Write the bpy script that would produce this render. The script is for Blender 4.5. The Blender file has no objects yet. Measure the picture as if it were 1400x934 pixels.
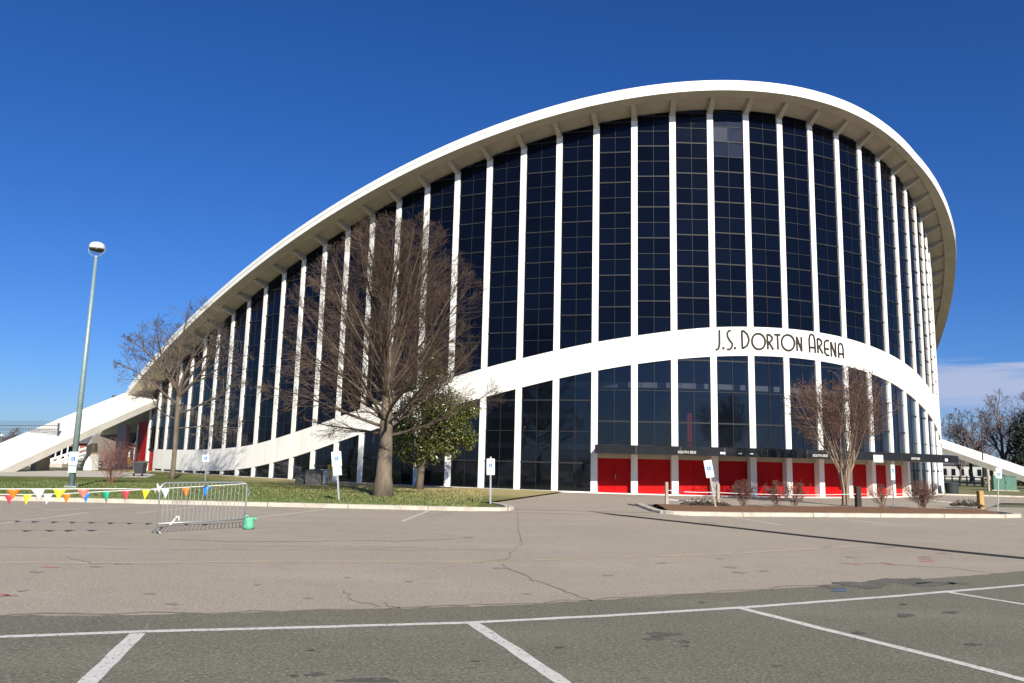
import bpy, bmesh, math, random
import numpy as np
from mathutils import Vector, Matrix
random.seed(7); RNG = np.random.RandomState(7)
S = bpy.context.scene
COL = S.collection
PI = math.pi

# ------------------------------------------------------------------ camera
EYE = 2.0
F, PIT, ROLL = 1064.68, 0.149893, 0.0237274
CR, SR, CP, SP = math.cos(ROLL), math.sin(ROLL), math.cos(PIT), math.sin(PIT)
def ray(px, py):
    dx, dy = px - 700, py - 467
    x = CR*dx + SR*dy; y = -SR*dx + CR*dy
    u = -y/F
    return Vector((x/F, CP - SP*u, SP + CP*u))
def gp(px, py, z=0.0):
    r = ray(px, py); t = (z - EYE)/r.z
    return Vector((r.x*t, r.y*t, z))
def at(px, py, Y):
    r = ray(px, py); t = Y/r.y
    return Vector((r.x*t, Y, EYE + r.z*t))
cam = bpy.data.cameras.new('camera'); co = bpy.data.objects.new('camera', cam); COL.objects.link(co)
cam.sensor_width = 36; cam.lens = F/1400*36; cam.clip_start = .1; cam.clip_end = 5000
U0 = Vector((0, -SP, CP)); Fw = Vector((0, CP, SP)); R0 = Vector((1, 0, 0))
R = CR*R0 + SR*U0; Up = -SR*R0 + CR*U0
M = Matrix((R, Up, -Fw)).transposed().to_4x4(); M.translation = (0, 0, EYE)
co.matrix_world = M
S.camera = co

# ------------------------------------------------------------------ materials
def mat(name, color, rough=.6, var=0.0, scale=5.0, color2=None, bump=0.0, bscale=60.0, metal=0.0, spec=.5, detail=6, stretch=None):
    m = bpy.data.materials.new(name); m.use_nodes = True
    nt = m.node_tree; b = nt.nodes['Principled BSDF']
    b.inputs['Roughness'].default_value = rough; b.inputs['Metallic'].default_value = metal
    b.inputs['Specular IOR Level'].default_value = spec
    c = (*color, 1)
    b.inputs['Base Color'].default_value = c
    tc = nt.nodes.new('ShaderNodeTexCoord')
    src = tc.outputs['Object']
    if stretch:
        mp = nt.nodes.new('ShaderNodeMapping'); mp.inputs['Scale'].default_value = stretch
        nt.links.new(src, mp.inputs['Vector']); src = mp.outputs['Vector']
    if var > 0 or color2:
        n = nt.nodes.new('ShaderNodeTexNoise'); n.inputs['Scale'].default_value = scale; n.inputs['Detail'].default_value = detail
        n.inputs['Roughness'].default_value = .65
        nt.links.new(src, n.inputs['Vector'])
        r = nt.nodes.new('ShaderNodeValToRGB')
        if color2 is None:
            c1 = tuple(max(0, x*(1-var)) for x in color); c2 = tuple(min(1, x*(1+var)) for x in color)
        else: c1, c2 = color, color2
        r.color_ramp.elements[0].color = (*c1, 1); r.color_ramp.elements[1].color = (*c2, 1)
        r.color_ramp.elements[0].position = .33; r.color_ramp.elements[1].position = .67
        nt.links.new(n.outputs['Fac'], r.inputs['Fac']); nt.links.new(r.outputs['Color'], b.inputs['Base Color'])
    if bump > 0:
        n2 = nt.nodes.new('ShaderNodeTexNoise'); n2.inputs['Scale'].default_value = bscale; n2.inputs['Detail'].default_value = 4
        nt.links.new(src, n2.inputs['Vector'])
        bp = nt.nodes.new('ShaderNodeBump'); bp.inputs['Strength'].default_value = bump; bp.inputs['Distance'].default_value = .02
        nt.links.new(n2.outputs['Fac'], bp.inputs['Height']); nt.links.new(bp.outputs['Normal'], b.inputs['Normal'])
    return m

def noise_mix(nt, src, colA, colB_sock_or_col, scale, lo, hi, detail=5, stretch=None, fac_max=1.0):
    """mix colA (socket) toward colB where a noise exceeds lo..hi"""
    if stretch:
        mp = nt.nodes.new('ShaderNodeMapping'); mp.inputs['Scale'].default_value = stretch
        nt.links.new(src, mp.inputs['Vector']); src = mp.outputs['Vector']
    n = nt.nodes.new('ShaderNodeTexNoise'); n.inputs['Scale'].default_value = scale; n.inputs['Detail'].default_value = detail
    n.inputs['Roughness'].default_value = .6
    nt.links.new(src, n.inputs['Vector'])
    mr = nt.nodes.new('ShaderNodeMapRange'); mr.inputs['From Min'].default_value = lo; mr.inputs['From Max'].default_value = hi
    mr.inputs['To Max'].default_value = fac_max
    nt.links.new(n.outputs['Fac'], mr.inputs['Value'])
    mx = nt.nodes.new('ShaderNodeMix'); mx.data_type = 'RGBA'
    nt.links.new(mr.outputs['Result'], mx.inputs['Factor']); nt.links.new(colA, mx.inputs['A'])
    mx.inputs['B'].default_value = (*colB_sock_or_col, 1)
    return mx.outputs['Result']

def asphalt(name, base, dark, light, tint):
    m = bpy.data.materials.new(name); m.use_nodes = True; nt = m.node_tree; b = nt.nodes['Principled BSDF']
    b.inputs['Roughness'].default_value = .85; b.inputs['Specular IOR Level'].default_value = .3
    tc = nt.nodes.new('ShaderNodeTexCoord'); src = tc.outputs['Object']
    rgb = nt.nodes.new('ShaderNodeRGB'); rgb.outputs[0].default_value = (*base, 1)
    c = rgb.outputs[0]
    c = noise_mix(nt, src, c, tint, .12, .45, .7, 4)
    c = noise_mix(nt, src, c, light, .5, .5, .75, 6, (.35, 1, 1), .6)
    c = noise_mix(nt, src, c, dark, .9, .55, .8, 8, None, .55)
    c = noise_mix(nt, src, c, dark, 4.0, .6, .72, 6, (.5, 1, 1), .5)
    c = noise_mix(nt, src, c, tuple(min(1, x*1.15) for x in light), 26, .52, .64, 3, None, .75)
    c = noise_mix(nt, src, c, tuple(x*.6 for x in dark), 21, .54, .66, 3, None, .6)
    c = noise_mix(nt, src, c, tuple(x*.45 for x in dark), 60, .56, .68, 2, None, .7)
    c = noise_mix(nt, src, c, tuple(x*.6 for x in dark), 14, .66, .74, 3, None, .6)
    nt.links.new(c, b.inputs['Base Color'])
    n2 = nt.nodes.new('ShaderNodeTexNoise'); n2.inputs['Scale'].default_value = 70; n2.inputs['Detail'].default_value = 3
    nt.links.new(src, n2.inputs['Vector'])
    bp = nt.nodes.new('ShaderNodeBump'); bp.inputs['Strength'].default_value = .5; bp.inputs['Distance'].default_value = .012
    nt.links.new(n2.outputs['Fac'], bp.inputs['Height']); nt.links.new(bp.outputs['Normal'], b.inputs['Normal'])
    return m

M_pale = asphalt('pale_asphalt', (.345, .295, .228), (.24, .205, .165), (.43, .37, .295), (.31, .268, .212))
M_dark = asphalt('dark_asphalt', (.160, .148, .108), (.098, .092, .072), (.25, .235, .178), (.135, .128, .097))
M_walk = asphalt('walk_concrete', (.335, .285, .228), (.25, .215, .175), (.41, .355, .29), (.30, .258, .21))
M_dirt = mat('far_ground', (.10, .105, .05), .95, .35, .3)
M_kerb = mat('kerb_concrete', (.46, .415, .34), .85, .18, 3, bump=.3)
def joints(m, step):
    nt = m.node_tree; b = nt.nodes['Principled BSDF']; c = b.inputs['Base Color'].links[0].from_socket
    tc = nt.nodes.new('ShaderNodeTexCoord'); sx = nt.nodes.new('ShaderNodeSeparateXYZ'); nt.links.new(tc.outputs['Object'], sx.inputs[0])
    md = nt.nodes.new('ShaderNodeMath'); md.operation = 'PINGPONG'; md.inputs[1].default_value = step/2; nt.links.new(sx.outputs['X'], md.inputs[0])
    lt = nt.nodes.new('ShaderNodeMath'); lt.operation = 'LESS_THAN'; lt.inputs[1].default_value = .018; nt.links.new(md.outputs[0], lt.inputs[0])
    c = noise_mix(nt, tc.outputs['Object'], c, (.20, .175, .14), 1.4, .55, .75, 7, None, .6)
    mx = nt.nodes.new('ShaderNodeMix'); mx.data_type = 'RGBA'; nt.links.new(lt.outputs[0], mx.inputs['Factor']); nt.links.new(c, mx.inputs['A']); mx.inputs['B'].default_value = (.12, .10, .08, 1)
    nt.links.new(mx.outputs['Result'], b.inputs['Base Color'])
joints(M_kerb, 3.05)
M_mulch = mat('mulch', (.17, .08, .035), .95, .5, 9, bump=.9, bscale=25)
M_line = mat('worn_white_paint', (.62, .60, .55), .75, 0, 3, color2=(.50, .485, .44))
M_line_nt = M_line.node_tree; M_line_b = M_line_nt.nodes['Principled BSDF']; M_line_tc = M_line_nt.nodes.new('ShaderNodeTexCoord')
M_line_c = noise_mix(M_line_nt, M_line_tc.outputs['Object'], M_line_b.inputs['Base Color'].links[0].from_socket, (.19, .178, .14), 17, .57, .64, 8, None, .85)
M_line_nt.links.new(M_line_c, M_line_b.inputs['Base Color'])
M_faint = mat('faded_paint', (.62, .57, .51), .8, 0, 3, color2=(.42, .36, .29))
M_yell = mat('faded_yellow_paint', (.46, .37, .22), .85, 0, 1.5, color2=(.37, .31, .24))
M_orange = mat('orange_spray_paint', (.55, .14, .05), .8, 0, 4, color2=(.30, .24, .21))
M_crack = mat('crack_tar', (.225, .188, .148), .9, .3, 5)
M_stain = mat('oil_stain', (.055, .05, .045), .6, 0, 9, color2=(.14, .13, .10))
M_stain2 = mat('damp_stain', (.085, .08, .068), .8, 0, 3, color2=(.14, .13, .10))
M_patch = mat('dark_patch', (.20, .17, .135), .8, 0, 7, color2=(.32, .272, .215))
M_white = mat('white_painted_concrete', (.82, .805, .755), .62, .03, 1.5, bump=.05, bscale=20, stretch=(1, 1, .25))
def weather(m, streak, rust, f=.5):
    nt = m.node_tree; b = nt.nodes['Principled BSDF']; l = b.inputs['Base Color'].links[0]; c = l.from_socket
    tc = nt.nodes.new('ShaderNodeTexCoord'); src = tc.outputs['Object']
    c = noise_mix(nt, src, c, streak, 1.6, .50, .75, 6, (2.0, 2.0, .10), f)
    c = noise_mix(nt, src, c, rust, .35, .56, .8, 7, (1, 1, 1.5), f)
    nt.links.new(c, b.inputs['Base Color'])
weather(M_white, (.62, .585, .51), (.66, .62, .54), .55)
M_beam = mat('weathered_concrete', (.66, .62, .54), .75, 0, .6, color2=(.78, .75, .69), bump=.15, bscale=8)
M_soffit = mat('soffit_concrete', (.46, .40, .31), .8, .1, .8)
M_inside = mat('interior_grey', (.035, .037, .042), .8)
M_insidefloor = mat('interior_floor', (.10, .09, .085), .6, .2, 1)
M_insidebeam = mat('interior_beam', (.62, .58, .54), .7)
M_red = mat('red_door_paint', (.40, .004, .005), .5, .10, 1.2, spec=.12)
M_redpost = mat('red_post_paint', (.60, .02, .02), .5)
M_bar = mat('window_bar_metal', (.016, .018, .021), .6, .25, 1.2, spec=.3)
M_slate = mat('slate_fascia', (.012, .014, .018), .8, .2, 2, spec=.2)
M_letter = mat('dark_bronze_letters', (.028, .022, .018), .6, spec=.25)
M_signwhite = mat('sign_white', (.75, .80, .78), .4, .04, 4)
M_signgreen = mat('sign_pale_green', (.48, .66, .60), .4, .06, 4)
M_signblue = mat('sign_blue', (.03, .14, .55), .4)
M_pinkmark = mat('pink_sign', (.72, .38, .40), .5, 0, 9, color2=(.8, .74, .74))
M_galv = mat('galvanised_steel', (.42, .45, .46), .4, .12, 6, metal=.6)
M_pole = mat('grey_green_pole', (.24, .32, .32), .5, .12, 3, metal=.3)
M_lampwhite = mat('lamp_housing', (.62, .62, .60), .4)
M_lampdark = mat('lamp_lens', (.05, .04, .035), .25)
M_limb = mat('dark_brown_limbs', (.095, .07, .05), .9, .35, 4, bump=.8, bscale=14, stretch=(1, 1, .25))
M_bark = mat('brown_bark', (.15, .118, .085), .9, .35, 4, bump=.8, bscale=14, stretch=(1, 1, .25))
M_twig = mat('brown_twigs', (.088, .056, .038), .85, .25, 1.5)
M_twigc = mat('reddish_brown_twigs', (.135, .078, .05), .85, .3, 2)
M_twigg = mat('grey_twigs', (.105, .083, .068), .85, .25, 1.5)
M_crape = mat('smooth_tan_bark', (.25, .18, .125), .7, .3, 3, stretch=(1, 1, .3))
M_pod = mat('seed_pods', (.12, .06, .035), .9, .4, 9)
M_shrub = mat('red_brown_shrub_stems', (.16, .085, .06), .85, .3, 4)
M_redstem = mat('rosy_stems', (.22, .10, .085), .85, .3, 4)
M_far = mat('far_twigs', (.13, .095, .085), .9, .2, 1)
M_leaf = [mat('glossy_leaf_dark', (.032, .048, .011), .3), mat('glossy_leaf_mid', (.085, .095, .016), .3), mat('glossy_leaf_light', (.19, .175, .03), .35)]
M_ever = [mat('evergreen_dark', (.008, .015, .007), .8), mat('evergreen_mid', (.018, .028, .010), .8)]
M_juni = [mat('juniper_dark', (.03, .042, .018), .8), mat('juniper_brown', (.08, .06, .035), .8)]
M_bladeA = mat('grass_blade_green', (.105, .14, .038), .7, .3, 2)
M_bladeB = mat('grass_blade_dry', (.30, .25, .10), .8, .3, 2)
M_wood = mat('weathered_wood', (.36, .30, .24), .85, .25, 5, stretch=(1, 1, .2))
M_woody = mat('yellow_wood', (.40, .24, .08), .8, .25, 5, stretch=(1, 1, .2))
M_woodd = mat('dark_wood', (.03, .02, .018), .8, .2, 5)
M_rope = mat('white_rope', (.72, .70, .66), .7)
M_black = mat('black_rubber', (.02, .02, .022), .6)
M_bag = mat('green_plastic_bag', (.12, .44, .27), .4, .15, 6, bump=.6, bscale=12)
M_util = mat('utility_green', (.09, .20, .15), .5, .12, 2)
M_acg = mat('ac_grey_metal', (.115, .108, .10), .7, .15, 4, spec=.25)
M_acd = mat('dark_bin_plastic', (.035, .04, .047), .5, .2, 4)
M_acw = mat('pale_blue_cabinet', (.42, .46, .47), .6)
M_yel = mat('yellow_metal', (.62, .36, .05), .5)
M_mesh = mat('fence_wire', (.06, .07, .085), .5, metal=.2)
M_brick = mat('far_brick', (.25, .08, .055), .85, .2, 5)
M_flag = {k: mat('pennant_'+k, c, .45) for k, c in dict(red=(.62, .045, .08), orange=(.80, .20, .015), yellow=(.80, .62, .02), white=(.82, .82, .86), blue=(.01, .20, .70), green=(.0, .32, .17), pink=(.62, .20, .16)).items()}

def glass(name, tint, trans, rough, base=(.004, .006, .013), spec=.5):
    m = bpy.data.materials.new(name); m.use_nodes = True; nt = m.node_tree
    b = nt.nodes['Principled BSDF']; out = nt.nodes['Material Output']
    b.inputs['Base Color'].default_value = (*base, 1); b.inputs['Roughness'].default_value = rough
    b.inputs['IOR'].default_value = 1.42; b.inputs['Specular IOR Level'].default_value = spec
    if trans > 0:
        t = nt.nodes.new('ShaderNodeBsdfTransparent'); t.inputs['Color'].default_value = (*tint, 1)
        fr = nt.nodes.new('ShaderNodeFresnel'); fr.inputs['IOR'].default_value = 1.5
        mr = nt.nodes.new('ShaderNodeMapRange'); mr.inputs['To Min'].default_value = 1-trans; mr.inputs['To Max'].default_value = 1
        nt.links.new(fr.outputs[0], mr.inputs['Value'])
        mx = nt.nodes.new('ShaderNodeMixShader')
        nt.links.new(mr.outputs[0], mx.inputs[0]); nt.links.new(t.outputs[0], mx.inputs[1]); nt.links.new(b.outputs[0], mx.inputs[2])
        # clear share of the pane still reflects
        g = nt.nodes.new('ShaderNodeBsdfGlossy'); g.inputs['Roughness'].default_value = rough; g.inputs['Color'].default_value = (.7, .8, 1, 1)
        m2 = nt.nodes.new('ShaderNodeMixShader'); 
        nt.links.new(fr.outputs[0], m2.inputs[0]); nt.links.new(mx.outputs[0], m2.inputs[1]); nt.links.new(g.outputs[0], m2.inputs[2])
        nt.links.new(m2.outputs[0], out.inputs['Surface'])
    return m
def pane_variety(m, lo, hi):
    nt = m.node_tree; b = nt.nodes['Principled BSDF']; g = nt.nodes.new('ShaderNodeNewGeometry')
    mr = nt.nodes.new('ShaderNodeMapRange'); mr.inputs['To Min'].default_value = lo; mr.inputs['To Max'].default_value = hi
    nt.links.new(g.outputs['Random Per Island'], mr.inputs['Value']); nt.links.new(mr.outputs[0], b.inputs['Specular IOR Level'])
    tc = nt.nodes.new('ShaderNodeTexCoord'); n = nt.nodes.new('ShaderNodeTexNoise'); n.inputs['Scale'].default_value = 1.1; n.inputs['Detail'].default_value = 2
    nt.links.new(tc.outputs['Object'], n.inputs['Vector']); bp = nt.nodes.new('ShaderNodeBump'); bp.inputs['Strength'].default_value = .12; bp.inputs['Distance'].default_value = .05
    nt.links.new(n.outputs['Fac'], bp.inputs['Height']); nt.links.new(bp.outputs['Normal'], b.inputs['Normal'])
M_glassU = glass('dark_navy_glass', (0, 0, 0), 0, .06, (.002, .003, .008), .27)
pane_variety(M_glassU, .16, .36)
M_glassH = glass('glint_glass', (0, 0, 0), 0, .36, (.016, .022, .045), .06)  # sun glint on a few panes, put into a paler base and more roughness
pane_variety(M_glassH, .0, .085)
M_glassL = glass('tinted_clear_glass', (.38, .41, .46), .75, .04, (.01, .013, .02))

# ------------------------------------------------------------------ mesh helpers
class MB:
    def __init__(s): s.v = []; s.f = []; s.mi = []; s.cur = 0; s.smooth = False
    def vert(s, p): s.v.append((p[0], p[1], p[2])); return len(s.v)-1
    def face(s, pts):
        k = len(s.v); s.v += [(p[0], p[1], p[2]) for p in pts]; s.f.append(tuple(range(k, k+len(pts)))); s.mi.append(s.cur)
    def hexa(s, a):   # 8 pts: bottom 0-3 (ccw from above), top 4-7
        k = len(s.v); s.v += [(p[0], p[1], p[2]) for p in a]
        for q in ((3,2,1,0),(4,5,6,7),(0,1,5,4),(1,2,6,5),(2,3,7,6),(3,0,4,7)):
            s.f.append(tuple(k+i for i in q)); s.mi.append(s.cur)
    def box(s, c, size, rz=0, M=None):
        x, y, z = size[0]/2, size[1]/2, size[2]/2
        P = [Vector(p) for p in ((-x,-y,-z),(x,-y,-z),(x,y,-z),(-x,y,-z),(-x,-y,z),(x,-y,z),(x,y,z),(-x,y,z))]
        Rm = M if M is not None else Matrix.Rotation(rz, 3, 'Z')
        s.hexa([Rm @ p + Vector(c) for p in P])
    def tube(s, pts, r, n=8, caps=True):
        pts = [Vector(p) for p in pts]
        rs = r if isinstance(r, (list, tuple)) else [r]*len(pts)
        rings = []; a = None
        for i, p in enumerate(pts):
            t = (pts[min(i+1, len(pts)-1)] - pts[max(i-1, 0)])
            t = t.normalized() if t.length > 1e-9 else Vector((0,0,1))
            if a is None:
                a = t.orthogonal().normalized()
            else:
                a = (a - t*a.dot(t)); a = a.normalized() if a.length > 1e-6 else t.orthogonal().normalized()
            b = t.cross(a); k = len(s.v)
            for j in range(n):
                q = p + (a*math.cos(2*PI*j/n) + b*math.sin(2*PI*j/n))*rs[i]; s.v.append((q.x, q.y, q.z))
            rings.append(k)
        for i in range(len(rings)-1):
            for j in range(n):
                s.f.append((rings[i]+j, rings[i]+(j+1)%n, rings[i+1]+(j+1)%n, rings[i+1]+j)); s.mi.append(s.cur)
        if caps:
            s.f.append(tuple(rings[0]+j for j in reversed(range(n)))); s.mi.append(s.cur)
            s.f.append(tuple(rings[-1]+j for j in range(n))); s.mi.append(s.cur)
    def lathe(s, c, prof, n=20):
        rings = []
        for r, z in prof:
            k = len(s.v)
            for j in range(n): s.v.append((c[0]+r*math.cos(2*PI*j/n), c[1]+r*math.sin(2*PI*j/n), c[2]+z))
            rings.append(k)
        for i in range(len(rings)-1):
            for j in range(n):
                s.f.append((rings[i]+j, rings[i]+(j+1)%n, rings[i+1]+(j+1)%n, rings[i+1]+j)); s.mi.append(s.cur)
        s.f.append(tuple(rings[0]+j for j in reversed(range(n)))); s.mi.append(s.cur)
        s.f.append(tuple(rings[-1]+j for j in range(n))); s.mi.append(s.cur)
    def prism(s, poly, d):   # polygon (3d points) extruded by vector d
        n = len(poly); k = len(s.v)
        s.v += [tuple(p) for p in poly] + [tuple(Vector(p)+Vector(d)) for p in poly]
        s.f.append(tuple(k+i for i in range(n))); s.f.append(tuple(k+n+i for i in reversed(range(n)))); s.mi += [s.cur]*2
        for i in range(n):
            j = (i+1) % n; s.f.append((k+j, k+i, k+n+i, k+n+j)); s.mi.append(s.cur)
    def sweep(s, rings, closed=True, cap=True):   # list of equal-length rings of points
        ks = []
        for r in rings:
            ks.append(len(s.v)); s.v += [tuple(p) for p in r]
        n = len(rings[0]); m = n if closed else n-1
        for a, b in zip(ks, ks[1:]):
            for j in range(m):
                s.f.append((a+j, a+(j+1)%n, b+(j+1)%n, b+j)); s.mi.append(s.cur)
        if cap and closed:
            s.f.append(tuple(ks[0]+j for j in reversed(range(n)))); s.f.append(tuple(ks[-1]+j for j in range(n))); s.mi += [s.cur]*2
    def build(s, name, mats, parent=None, smooth=False, recalc=True, bevel=0):
        me = bpy.data.meshes.new(name)
        me.from_pydata(s.v, [], s.f)
        if not isinstance(mats, (list, tuple)): mats = [mats]
        for m in mats: me.materials.append(m)
        if len(mats) > 1: me.polygons.foreach_set('material_index', s.mi)
        if recalc:
            bm = bmesh.new(); bm.from_mesh(me); bmesh.ops.recalc_face_normals(bm, faces=bm.faces); bm.to_mesh(me); bm.free()
        if smooth: me.polygons.foreach_set('use_smooth', [True]*len(me.polygons))
        me.update()
        o = bpy.data.objects.new(name, me); COL.objects.link(o)
        if parent is not None: setpar(o, parent)
        if bevel:
            md = o.modifiers.new('bevel', 'BEVEL'); md.width = bevel; md.segments = 2; md.limit_method = 'ANGLE'
        return o
BASE = {}
def setpar(o, parent):
    # meshes are written in world coordinates; keep them where they are
    o.parent = parent
    w = Vector((0,0,0)); p = parent
    while p is not None: w += Vector(p.location); p = p.parent
    if o.type == 'MESH': o.location = -w
def tag(o, label=None, cat=None, group=None, kind=None):
    if label: o['label'] = label
    if cat: o['category'] = cat
    if group: o['group'] = group
    if kind: o['kind'] = kind
    return o
def thing(name, label, cat, loc=(0,0,0), group=None):
    o = bpy.data.objects.new(name, None); COL.objects.link(o); o.location = loc; o.empty_display_size = .3
    return tag(o, label, cat, group)
def struct(o): o['kind'] = 'structure'; return o

# ------------------------------------------------------------------ the arena's plan curve
PF = dict(ax=14.501094, ay=41.56798, phi=.2615707, k=.02527218, k4=.005263451, i0=25.837488, db=2.0957523, z0=21.1065338, m=.394142, m2=-.5742181)
SC = 2/1.7
_bs = np.linspace(-90, 90, 7201); _a = -(PF['k']*_bs**2 + PF['k4']*1e-4*_bs**4)
_S = np.concatenate([[0], np.cumsum(np.hypot(np.diff(_bs), np.diff(_a)))]); _S -= np.interp(0, _bs, _S)
EA = Vector((math.sin(PF['phi']), -math.cos(PF['phi']), 0)); EG = Vector((math.cos(PF['phi']), math.sin(PF['phi']), 0))
APEX = Vector((PF['ax'], PF['ay'], 0))*SC
MSL = .43
PNA = Vector((-MSL*EA.x, -MSL*EA.y, 1)).normalized()
def ba(i):
    b = float(np.interp((i-PF['i0'])*PF['db'], _S, _bs)); a = -(PF['k']*b*b + PF['k4']*1e-4*b**4)
    return b, a
def ztop(i):
    b, a = ba(i); lim = -35.95
    if a > lim: z = PF['z0'] + PF['m']*a + PF['m2']*1e-3*a*a
    else: z = PF['z0'] + PF['m']*lim + PF['m2']*1e-3*lim*lim + .40*(a-lim)
    return z*SC
def P(i):
    b, a = ba(i); return APEX + (EA*a + EG*b)*SC
def Tn(i):
    t = (P(i+.02)-P(i-.02)).normalized(); return t, Vector((t.y, -t.x, 0))
def W(i, w, z):
    t, n = Tn(i); p = P(i) + n*w; return Vector((p.x, p.y, z))
def C3(i):
    p = P(i); return Vector((p.x, p.y, ztop(i)))
def frame3(i):
    T = (C3(i+.03)-C3(i-.03)).normalized(); N = T.cross(PNA).normalized(); return T, N
ACR = -43.0   # a (metres) of the line the two arches cross on
def mirror(p):
    d = Vector(p) - APEX; a = d.dot(EA)
    return Vector(p) + EA*(2*(ACR-a))
def A3(i, w, h):
    T, N = frame3(i); return C3(i) + N*w + PNA*h

_bt = {0:2.15,1:2.15,2:2.13,3:2.13,4:2.14,5:2.16,6:2.22,7:2.31,8:2.44,9:2.66,10:3.07,11:3.55,12:4.09,13:4.69,14:5.30,15:5.95,16:6.62,17:7.26,18:7.86,19:8.41,20:8.94,21:9.44,22:9.82,23:10.2,24:10.5,25:10.62,26:10.67,27:10.62,28:10.47,29:10.2,30:9.89,31:9.49,32:9.03,33:8.46,34:7.96,35:7.45,36:6.85,37:6.2,38:5.6,39:5.0,40:4.4,41:3.8,42:3.3,44:2.5,47:2.15,52:2.15}
_bb = {0:.3,1:.3,3:.3,5:.33,7:.47,8:.62,9:.86,10:1.25,11:1.70,12:2.24,13:2.87,14:3.52,15:4.14,16:4.75,17:5.36,18:5.94,19:6.52,20:7.1,21:7.61,22:8.05,23:8.4,24:8.65,25:8.79,26:8.84,27:8.76,28:8.6,29:8.31,30:7.93,31:7.42,32:6.85,33:6.28,34:5.68,35:5.0,36:4.4,37:3.8,38:3.2,39:2.6,40:2.0,41:1.5,42:1.1,44:.6,47:.3,52:.3}
_g = np.linspace(0, 52, 1041)
def _sm(D):
    y = np.interp(_g, list(D), list(D.values())); k = np.exp(-.5*(np.arange(-24, 25)/9.)**2); k /= k.sum()
    return np.convolve(np.pad(y, 24, 'edge'), k, 'valid')
_BT, _BB = _sm(_bt), _sm(_bb)
def bt(i): return float(np.interp(i, _g, _BT))
def bb(i): return float(np.interp(i, _g, _BB))
LAST = 42
DOOR0, DOOR1 = 21, 31

arena = thing('arena', 'large white concrete and dark glass arena with a sweeping parabolic roof arch', 'arena', P(PF['i0']))

def leg_section(i): return [A3(i, 1.85, .0), A3(i, 2.15, .62), A3(i, -1.7, .68), A3(i, -1.7, .02)]
_OI, _OV = [-5, 26, 27.5, 29.3, 31, 32.6, 34.4, 36, 60], [.92, .92, .82, .60, .46, .60, .74, .88, .92]
def fascia(i):
    T, N = frame3(i); h = Vector((N.x, N.y, 0)).normalized(); o = float(np.interp(i, _OI, _OV))
    b = A3(i, 1.18, .235) + h*o + Vector((0,0,.03)); return b, h
def beam_section(i):
    b, h = fascia(i); Z = Vector((0,0,1))
    return [b, b+Z*.36+h*.0, b+Z*.36+h*.035, b+Z*.64+h*.035, b+Z*.72-h*.10, A3(i,-2.8,.88), A3(i,-2.8,.42), A3(i,1.18,.42), A3(i,1.18,.235)]
I0m = 2*PF['i0']
ILEG = -.2
for mir, nm in ((False, 'roof_arch'), (True, 'far_roof_arch')):
    f = (lambda p: mirror(p)) if mir else (lambda p: p)
    mb = MB(); mb.sweep([[f(p) for p in beam_section(i)] for i in np.linspace(ILEG, I0m-ILEG, 240)])
    mb.build('roof_arch', M_white if not mir else M_white, arena)
    for sgn in (0, 1):
        mb = MB(); rng = np.linspace(-10.5, ILEG-.02, 30)
        if sgn: rng = I0m - rng
        mb.sweep([[f(p) for p in leg_section(i)] for i in rng])
        lg = mb.build('arch_leg', M_beam, arena)
# soffit lining (recess and lower face of the arch are bare concrete)
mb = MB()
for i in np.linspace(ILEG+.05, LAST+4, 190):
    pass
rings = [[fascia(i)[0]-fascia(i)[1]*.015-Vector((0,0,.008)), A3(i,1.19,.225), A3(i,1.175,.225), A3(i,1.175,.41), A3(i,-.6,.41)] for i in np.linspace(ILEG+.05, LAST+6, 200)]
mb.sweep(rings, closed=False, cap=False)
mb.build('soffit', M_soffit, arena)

# band
mb = MB()
mb.sweep([[W(i,.012,bb(i)), W(i,.012,bt(i)), W(i,-.35,bt(i)), W(i,-.35,bb(i))] for i in np.linspace(.9, LAST+.5, 340)])
mb.build('band_wall', M_white, arena)
# plinth
mb = MB()
mb.sweep([[W(i,.0,-.1), W(i,.0,.13), W(i,-.4,.13), W(i,-.4,-.1)] for i in np.linspace(.9, DOOR0+.1, 100)])
mb.sweep([[W(i,.0,-.1), W(i,.0,.10), W(i,-.4,.10), W(i,-.4,-.1)] for i in np.linspace(DOOR0+.1, LAST+.5, 100)])
mb.build('plinth', M_white, arena)

# columns with brackets
CW = .40
for i in [-1.45] + list(range(0, LAST+1)):
    t, n = Tn(i); p = P(i); zt = ztop(i)+.12
    if i < 0: zt = 4.6
    mb = MB(); a = p - t*CW/2; b = p + t*CW/2
    q = [a - n*.5, b - n*.5, b, a]
    mb.hexa([Vector((v.x, v.y, -.1)) for v in q] + [Vector((v.x, v.y, zt)) for v in q])
    c = mb.build('column', M_white, arena)
    if i >= 0:
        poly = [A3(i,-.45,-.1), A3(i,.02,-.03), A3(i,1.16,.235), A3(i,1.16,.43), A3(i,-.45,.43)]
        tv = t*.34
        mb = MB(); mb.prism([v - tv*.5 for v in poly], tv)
        mb.build('bracket', M_soffit, c)

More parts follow.
